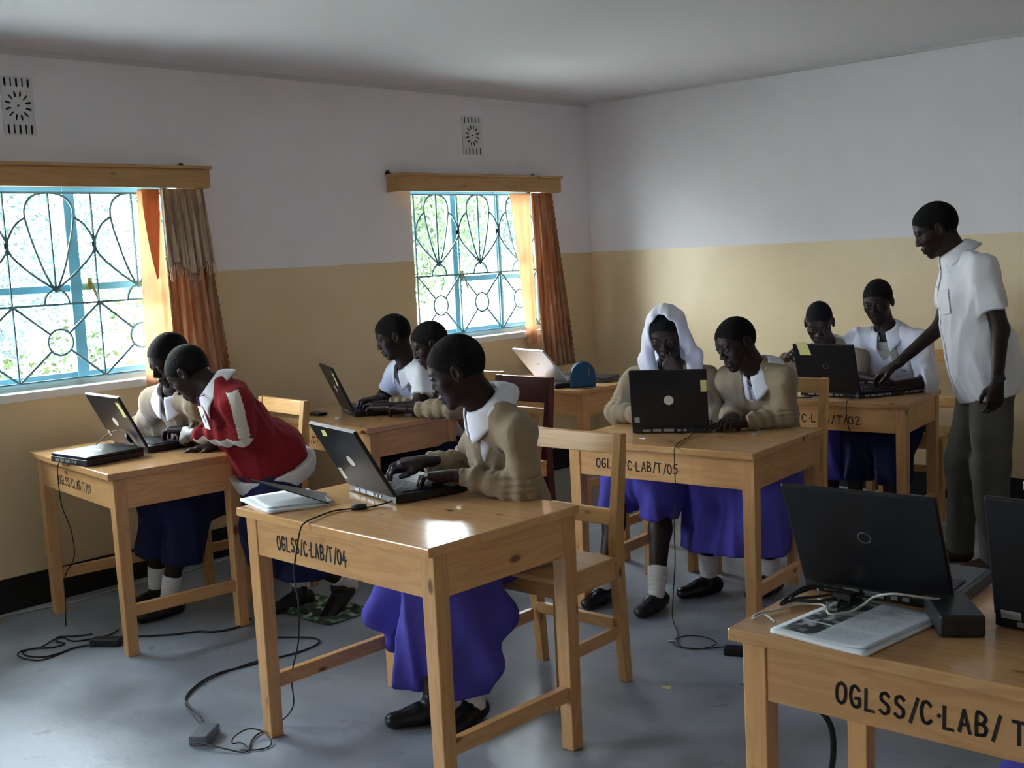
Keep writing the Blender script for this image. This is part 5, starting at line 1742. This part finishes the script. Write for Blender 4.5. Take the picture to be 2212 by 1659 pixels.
# 8, 9: pair at T/02
PPL['tan02'] = person(
    'student in a tan sweater at desk T/02, bowed behind the open laptop', H=(2.299, -.895, 1.100), look=(.42, -.90), pitch=30,
    N=(2.30, -.80, .955), P=(2.26, -.44, .53), Ls=(2.465, -.79, .90), Rs=(2.135, -.81, .90),
    Le=(2.50, -.92, .79), Re=(2.085, -.915, .80), Lw=(2.44, -1.08, .80), Rw=(2.185, -1.045, .925),
    Lf=(-.2, -.8, 0), Rf=(.45, -.45, .25), Rn=(-.3, -.5, .8), Rp='relaxed', seed=91, hair_grow=-.003,
    legs=[(2.36, -.86, .50), (2.36, -.92, .10), (2.16, -.86, .50), (2.16, -.92, .10)], feet=[1, 1], toes=[(0, -1), (0, -1)],
    skirt=[(2.36, -.84, .50), (2.16, -.84, .50)], skirt_m=(BLUES, .26, [((2.36, -.90, .28), .11), ((2.16, -.90, .28), .11)]))
PPL['white02'] = person(
    'student in an open white shirt with rolled sleeves, arms folded on desk T/02', H=(2.572, -.759, 1.205), look=(.16, -.98), pitch=20,
    N=(2.592, -.705, 1.045), P=(2.555, -.42, .55), Ls=(2.765, -.70, .985), Rs=(2.425, -.74, .985),
    Le=(2.88, -.86, .80), Re=(2.44, -.96, .82), Lw=(2.74, -1.06, .79), Rw=(2.64, -1.05, .84),
    Lf=(-.9, -.25, 0), Lp='flat', Rf=(.9, -.1, -.1), Rp='flat', top='open', top_m=WSHIRT, sleeve=.7, seed=101,
    legs=[(2.70, -.86, .50), (2.70, -.92, .10), (2.50, -.86, .50), (2.50, -.92, .10)], feet=[1, 1], toes=[(0, -1), (0, -1)],
    skirt=[(2.70, -.84, .50), (2.50, -.84, .50)], skirt_m=(NAVY, .26, [((2.70, -.90, .28), .10), ((2.50, -.90, .28), .10)]))
# 10: standing man
PPL['man'] = person(
    'man standing in an untucked white short-sleeved shirt, reaching down to a desk', H=(3.157, -1.385, 1.570), look=(-.90, -.44), pitch=26,
    N=(3.228, -1.335, 1.452), P=(3.35, -1.32, .93), Ls=(3.400, -1.475, 1.385), Rs=(3.165, -1.180, 1.385),
    Le=(3.475, -1.475, 1.125), Re=(3.135, -1.285, 1.125), Lw=(3.50, -1.58, .905), Rw=(2.955, -1.385, .945),
    Lf=(-.08, -.1, -1), Ln=(.65, -.7, 0), Lp='relaxed', Rf=(-.8, .02, -.42), Rn=(-.2, -.35, .9), Rp='relaxed', top='shirt_out', top_m=WSHIRT, sleeve=.4, seed=111, hs=1.0,
    legs=[(3.40, -1.40, .50), (3.41, -1.37, .09), (3.24, -1.28, .50), (3.20, -1.26, .09)], feet=[{'sock': False}, {'sock': False}], toes=[(-.7, -.6), (-.75, -.5)], shoes_m=BROWN_SHOE)
# 11: only a corner of a skirt shows under the near desk
PPL['edge'] = person(
    'student seated at the near desk, cut off by the edge but for a blue skirt', H=(4.74, -3.72, 1.17), look=(0, -1), pitch=15,
    N=(4.74, -3.66, 1.0), P=(4.74, -3.40, .53), Ls=(4.90, -3.66, .95), Rs=(4.58, -3.66, .95),
    Le=(4.98, -3.80, .80), Re=(4.52, -3.80, .80), Lw=(4.85, -3.98, .80), Rw=(4.62, -3.97, .80),
    Lf=(0, -1, 0), Rf=(0, -1, 0), seed=121,
    legs=[(4.82, -3.82, .50), (4.82, -3.84, .10), (4.60, -3.82, .50), (4.60, -3.84, .10)], feet=[1, 1], toes=[(0, -1), (0, -1)],
    skirt=[(4.82, -3.80, .50), (4.60, -3.80, .50)], skirt_m=(BLUES, .16, [((4.80, -3.84, .18), .12), ((4.60, -3.84, .18), .13), ((4.46, -3.90, .24), .11)]))
chair((4.74, -3.34, 0), 0, 'pine chair under the seated student whose skirt shows at the picture corner')

# --- trousers of the standing man
pm = PPL['man']
rt, fw, up = pm['R3']
P = pm['P']
f = SDF(*bounds([P + [0, 0, .08], (3.42, -1.38, .03), (3.19, -1.26, .03)], .16), .0075)
M = np.stack([rt, fw, [0, 0, 1]])
f.ell(P + np.array([0, 0, .0]), (.165, .125, .14), M)
f.cap(P + rt * .085 - [0, 0, .06], (3.245, -1.285, .50), .098, .080, k=.05)
f.cap((3.245, -1.285, .50), (3.205, -1.262, .05), .080, .066, k=.04)
f.cap(P - rt * .085 - [0, 0, .06], (3.405, -1.395, .50), .098, .080, k=.05)
f.cap((3.405, -1.395, .50), (3.412, -1.372, .05), .080, .066, k=.04)
f.cut((0, 0, .045), (0, 0, -1)); f.cut((0, 0, P[2] + .09), (0, 0, 1))
f.disp(folds(77, .006, 32, (1, 1, .6)))
tv_, tf_ = f.mesh()
mesh_obj('trousers', relax(tv_, tf_, 1), tf_, OLIVE, pm['body'], smooth=True)
# placket, buttons, pocket, wristwatch
pts = [front_point(pm, d, 0, .0015) for d in np.linspace(.05, .60, 22)]
k = MB()
for i in range(len(pts) - 1): k.bar(pts[i], pts[i + 1], .026, .0022, up=tuple(fw))
k.build('placket', WSHIRT, pm['body'])
for d in (.12, .22, .32, .42, .52):
    q = front_point(pm, d, 0, .004)
    MB().tube([V(q) - V(fw) * .001, V(q) + V(fw) * .0015], .0055, 12).build('button', BADGE, pm['body'])
q = [front_point(pm, d, s_, .002) for d, s_ in ((.14, -.055), (.14, -.125), (.25, -.125), (.25, -.055))]
o = mesh_obj('chest_pocket', [tuple(p) for p in q], [(0, 1, 2, 3)], WSHIRT, pm['body']); so = o.modifiers.new('t', 'SOLIDIFY'); so.thickness = .003
w_ = np.array((3.50, -1.57, .925)); d_ = nrm(np.array((3.50, -1.58, .905)) - np.array((3.475, -1.475, 1.125)))
a1 = nrm(np.cross(d_, [1, .3, 0])); a2 = np.cross(d_, a1)
k = MB(); k.tube([w_ + a1 * .028 * math.cos(t) + a2 * .026 * math.sin(t) for t in np.linspace(0, 2 * math.pi, 22)[:-1]], .006, 6, closed=True)
wt = k.build('wristwatch', PLASTIC_BLACK, pm['body'], smooth=True)
mesh_bit = MB().tube([V(w_ + nrm([.4, -.9, 0]) * .026), V(w_ + nrm([.4, -.9, 0]) * .036)], .017, 16).build('watch_dial', PLASTIC_BLACK, wt)

# jacket extras: white shirt tail, lanyard and card
pr = PPL['red']
rt, fw, up = pr['R3']
f = SDF(*bounds([pr['P']], .24), .007)
f.ell(pr['P'] + up * .02, (pr['sw'] * .98 + .042, .176, .17), np.stack(pr['R3']))
f.ell(pr['P'] - up * .05, (pr['sw'] * .98 + .048, .190, .15), np.stack(pr['R3']), k=.03)
hn = nrm(up + np.array([0, 0, 1.2]))
f.cut(pr['P'] - up * .030, hn); f.cut(pr['P'] - up * .030 - hn * .075, -hn)
f.disp(folds(5, .004, 40))
v_, q_ = f.mesh()
mesh_obj('shirt_tail', v_, q_, mat('white_shirt_tail', (.60, .61, .60), .9), pr['body'], smooth=True)
c0 = np.array((1.300, -4.095, .962))
cr_, cf_, cu_ = nrm([.93, -.25, 0]), nrm([-.25, -.93, -.25]), np.array([0, 0, 1.0])
cu_ = nrm(np.cross(cr_, cf_)) * (1 if np.cross(cr_, cf_)[2] > 0 else -1)
k = MB()
for s_ in (-1, 1):
    k.tube([V(c0 + cu_ * .05), V(c0 + cu_ * .085 + cr_ * s_ * .012), V(pr['N'] + up * .025 - rt * -s_ * .058)], .0022, 6)
k.build('lanyard', mat('purple_ribbon', (.12, .05, .30), .7), pr['body'])
Mc = Matrix((list(cr_) + [0], list(cf_) + [0], list(cu_) + [0], [0, 0, 0, 1])).transposed()
card = MB().box(-.034, .034, -.001, .0015, -.048, .048, Matrix.Translation(V(c0)) @ Mc).build('name_card', mat('glossy_white_card', (.80, .82, .86), .25), pr['body'])
MB().tube([V(c0 + cf_ * .002 + cr_ * (.010 * math.sin(t * 2.5) + .004) + cu_ * (t * .012 - .02)) for t in np.linspace(0, 3, 12)], .0022, 5).build('card_mark', mat('blue_ink', (.10, .22, .55), .5), card)

# undershirt and small crest on the open white shirt at T/02
pw = PPL['white02']
rt, fw, up = pw['R3']
f = SDF(*bounds([pw['N'] - up * .02, pw['N'] - up * .16], .13), .006)
torso(f, pw['P'], pw['N'], np.array((2.765, -.70, .985)), np.array((2.425, -.74, .985)), pw['R3'], .003, pw['sw'], low=False)
f.cap(pw['N'] + up * .01 + fw * .02, pw['N'] + up * .1, .058, .07, k=.01, op='sub')
f.cut(pw['N'] - up * .17, -up); f.cut(pw['N'] - fw * .03, -fw)
for sg in (-1, 1): f.cut(pw['N'] + rt * sg * .07, rt * sg)
v_, q_ = f.mesh()
mesh_obj('undershirt', v_, q_, UNDER, pw['body'], smooth=True)
c0 = front_point(pw, .19, -.085, .002)
k = MB()
for i, (a, b_) in enumerate(((-.018, -.004), (-.002, .010), (.012, .020))): k.bar(c0 + rt * a, c0 + rt * b_ + up * .003 * (i - 1), .005, .0012, up=tuple(fw))
k.build('chest_crest', mat('faded_blue_thread', (.12, .16, .26), .8), pw['body'])
# ------------------------------------------------------------------ camera, sky, exposure
YA, PI_, RO, FPX = -0.7581, -0.1145, -0.0482, 2466.0
ya, pi_, ro = YA, PI_, RO
Fv = V((math.sin(ya) * math.cos(pi_), math.cos(ya) * math.cos(pi_), math.sin(pi_)))
Rv = V((math.cos(ya), -math.sin(ya), 0)); Uv = Rv.cross(Fv)
R2 = Rv * math.cos(ro) + Uv * math.sin(ro); U2 = Uv * math.cos(ro) - Rv * math.sin(ro)
cam = bpy.data.cameras.new('camera'); co = bpy.data.objects.new('camera', cam); COL.objects.link(co)
cam.sensor_width = 36; cam.sensor_fit = 'HORIZONTAL'; cam.lens = FPX / 2212 * 36; cam.clip_start = .05; cam.clip_end = 200
M = Matrix((R2, U2, -Fv)).transposed().to_4x4()
M.translation = V((5.3311, -6.5451, 1.5617))
co.matrix_world = M
S.camera = co

w = bpy.data.worlds.new('sky'); S.world = w; w.use_nodes = True
bg = w.node_tree.nodes['Background']
WN, WL = w.node_tree.nodes, w.node_tree.links
tc = WN.new('ShaderNodeTexCoord'); sp = WN.new('ShaderNodeSeparateXYZ'); WL.new(tc.outputs['Generated'], sp.inputs[0])
cr = WN.new('ShaderNodeValToRGB')
cr.color_ramp.elements[0].position = .0; cr.color_ramp.elements[0].color = (.96, .97, .97, 1)
cr.color_ramp.elements[1].position = .6; cr.color_ramp.elements[1].color = (.86, .92, 1.0, 1)
WL.new(sp.outputs['Z'], cr.inputs['Fac']); WL.new(cr.outputs['Color'], bg.inputs['Color'])
bg.inputs['Strength'].default_value = 9.0

for i, (y0, y1, z0, z1) in enumerate(WIN):
    L_ = bpy.data.lights.new('sky_portal', 'AREA'); L_.shape = 'RECTANGLE'
    L_.size = y1 - y0; L_.size_y = z1 - z0
    L_.cycles.is_portal = True
    o = bpy.data.objects.new('sky_portal', L_); COL.objects.link(o)
    o.location = (-WT - .02, (y0 + y1) / 2, (z0 + z1) / 2)
    o.rotation_euler = (0, -math.pi / 2, 0)    # -Z of the light faces into the room (+x)
    o.rotation_euler = Matrix(((0, 0, -1), (1, 0, 0), (0, -1, 0))).to_euler()

S.view_settings.view_transform = 'Standard'
S.view_settings.look = 'None'
S.view_settings.gamma = 1
S.view_settings.use_curve_mapping = False
S.view_settings.exposure = 2.5
S.cycles.max_bounces = 10
S.cycles.diffuse_bounces = 6
S.cycles.transparent_max_bounces = 12
S.cycles.use_denoising = True
S.cycles.sample_clamp_indirect = 8
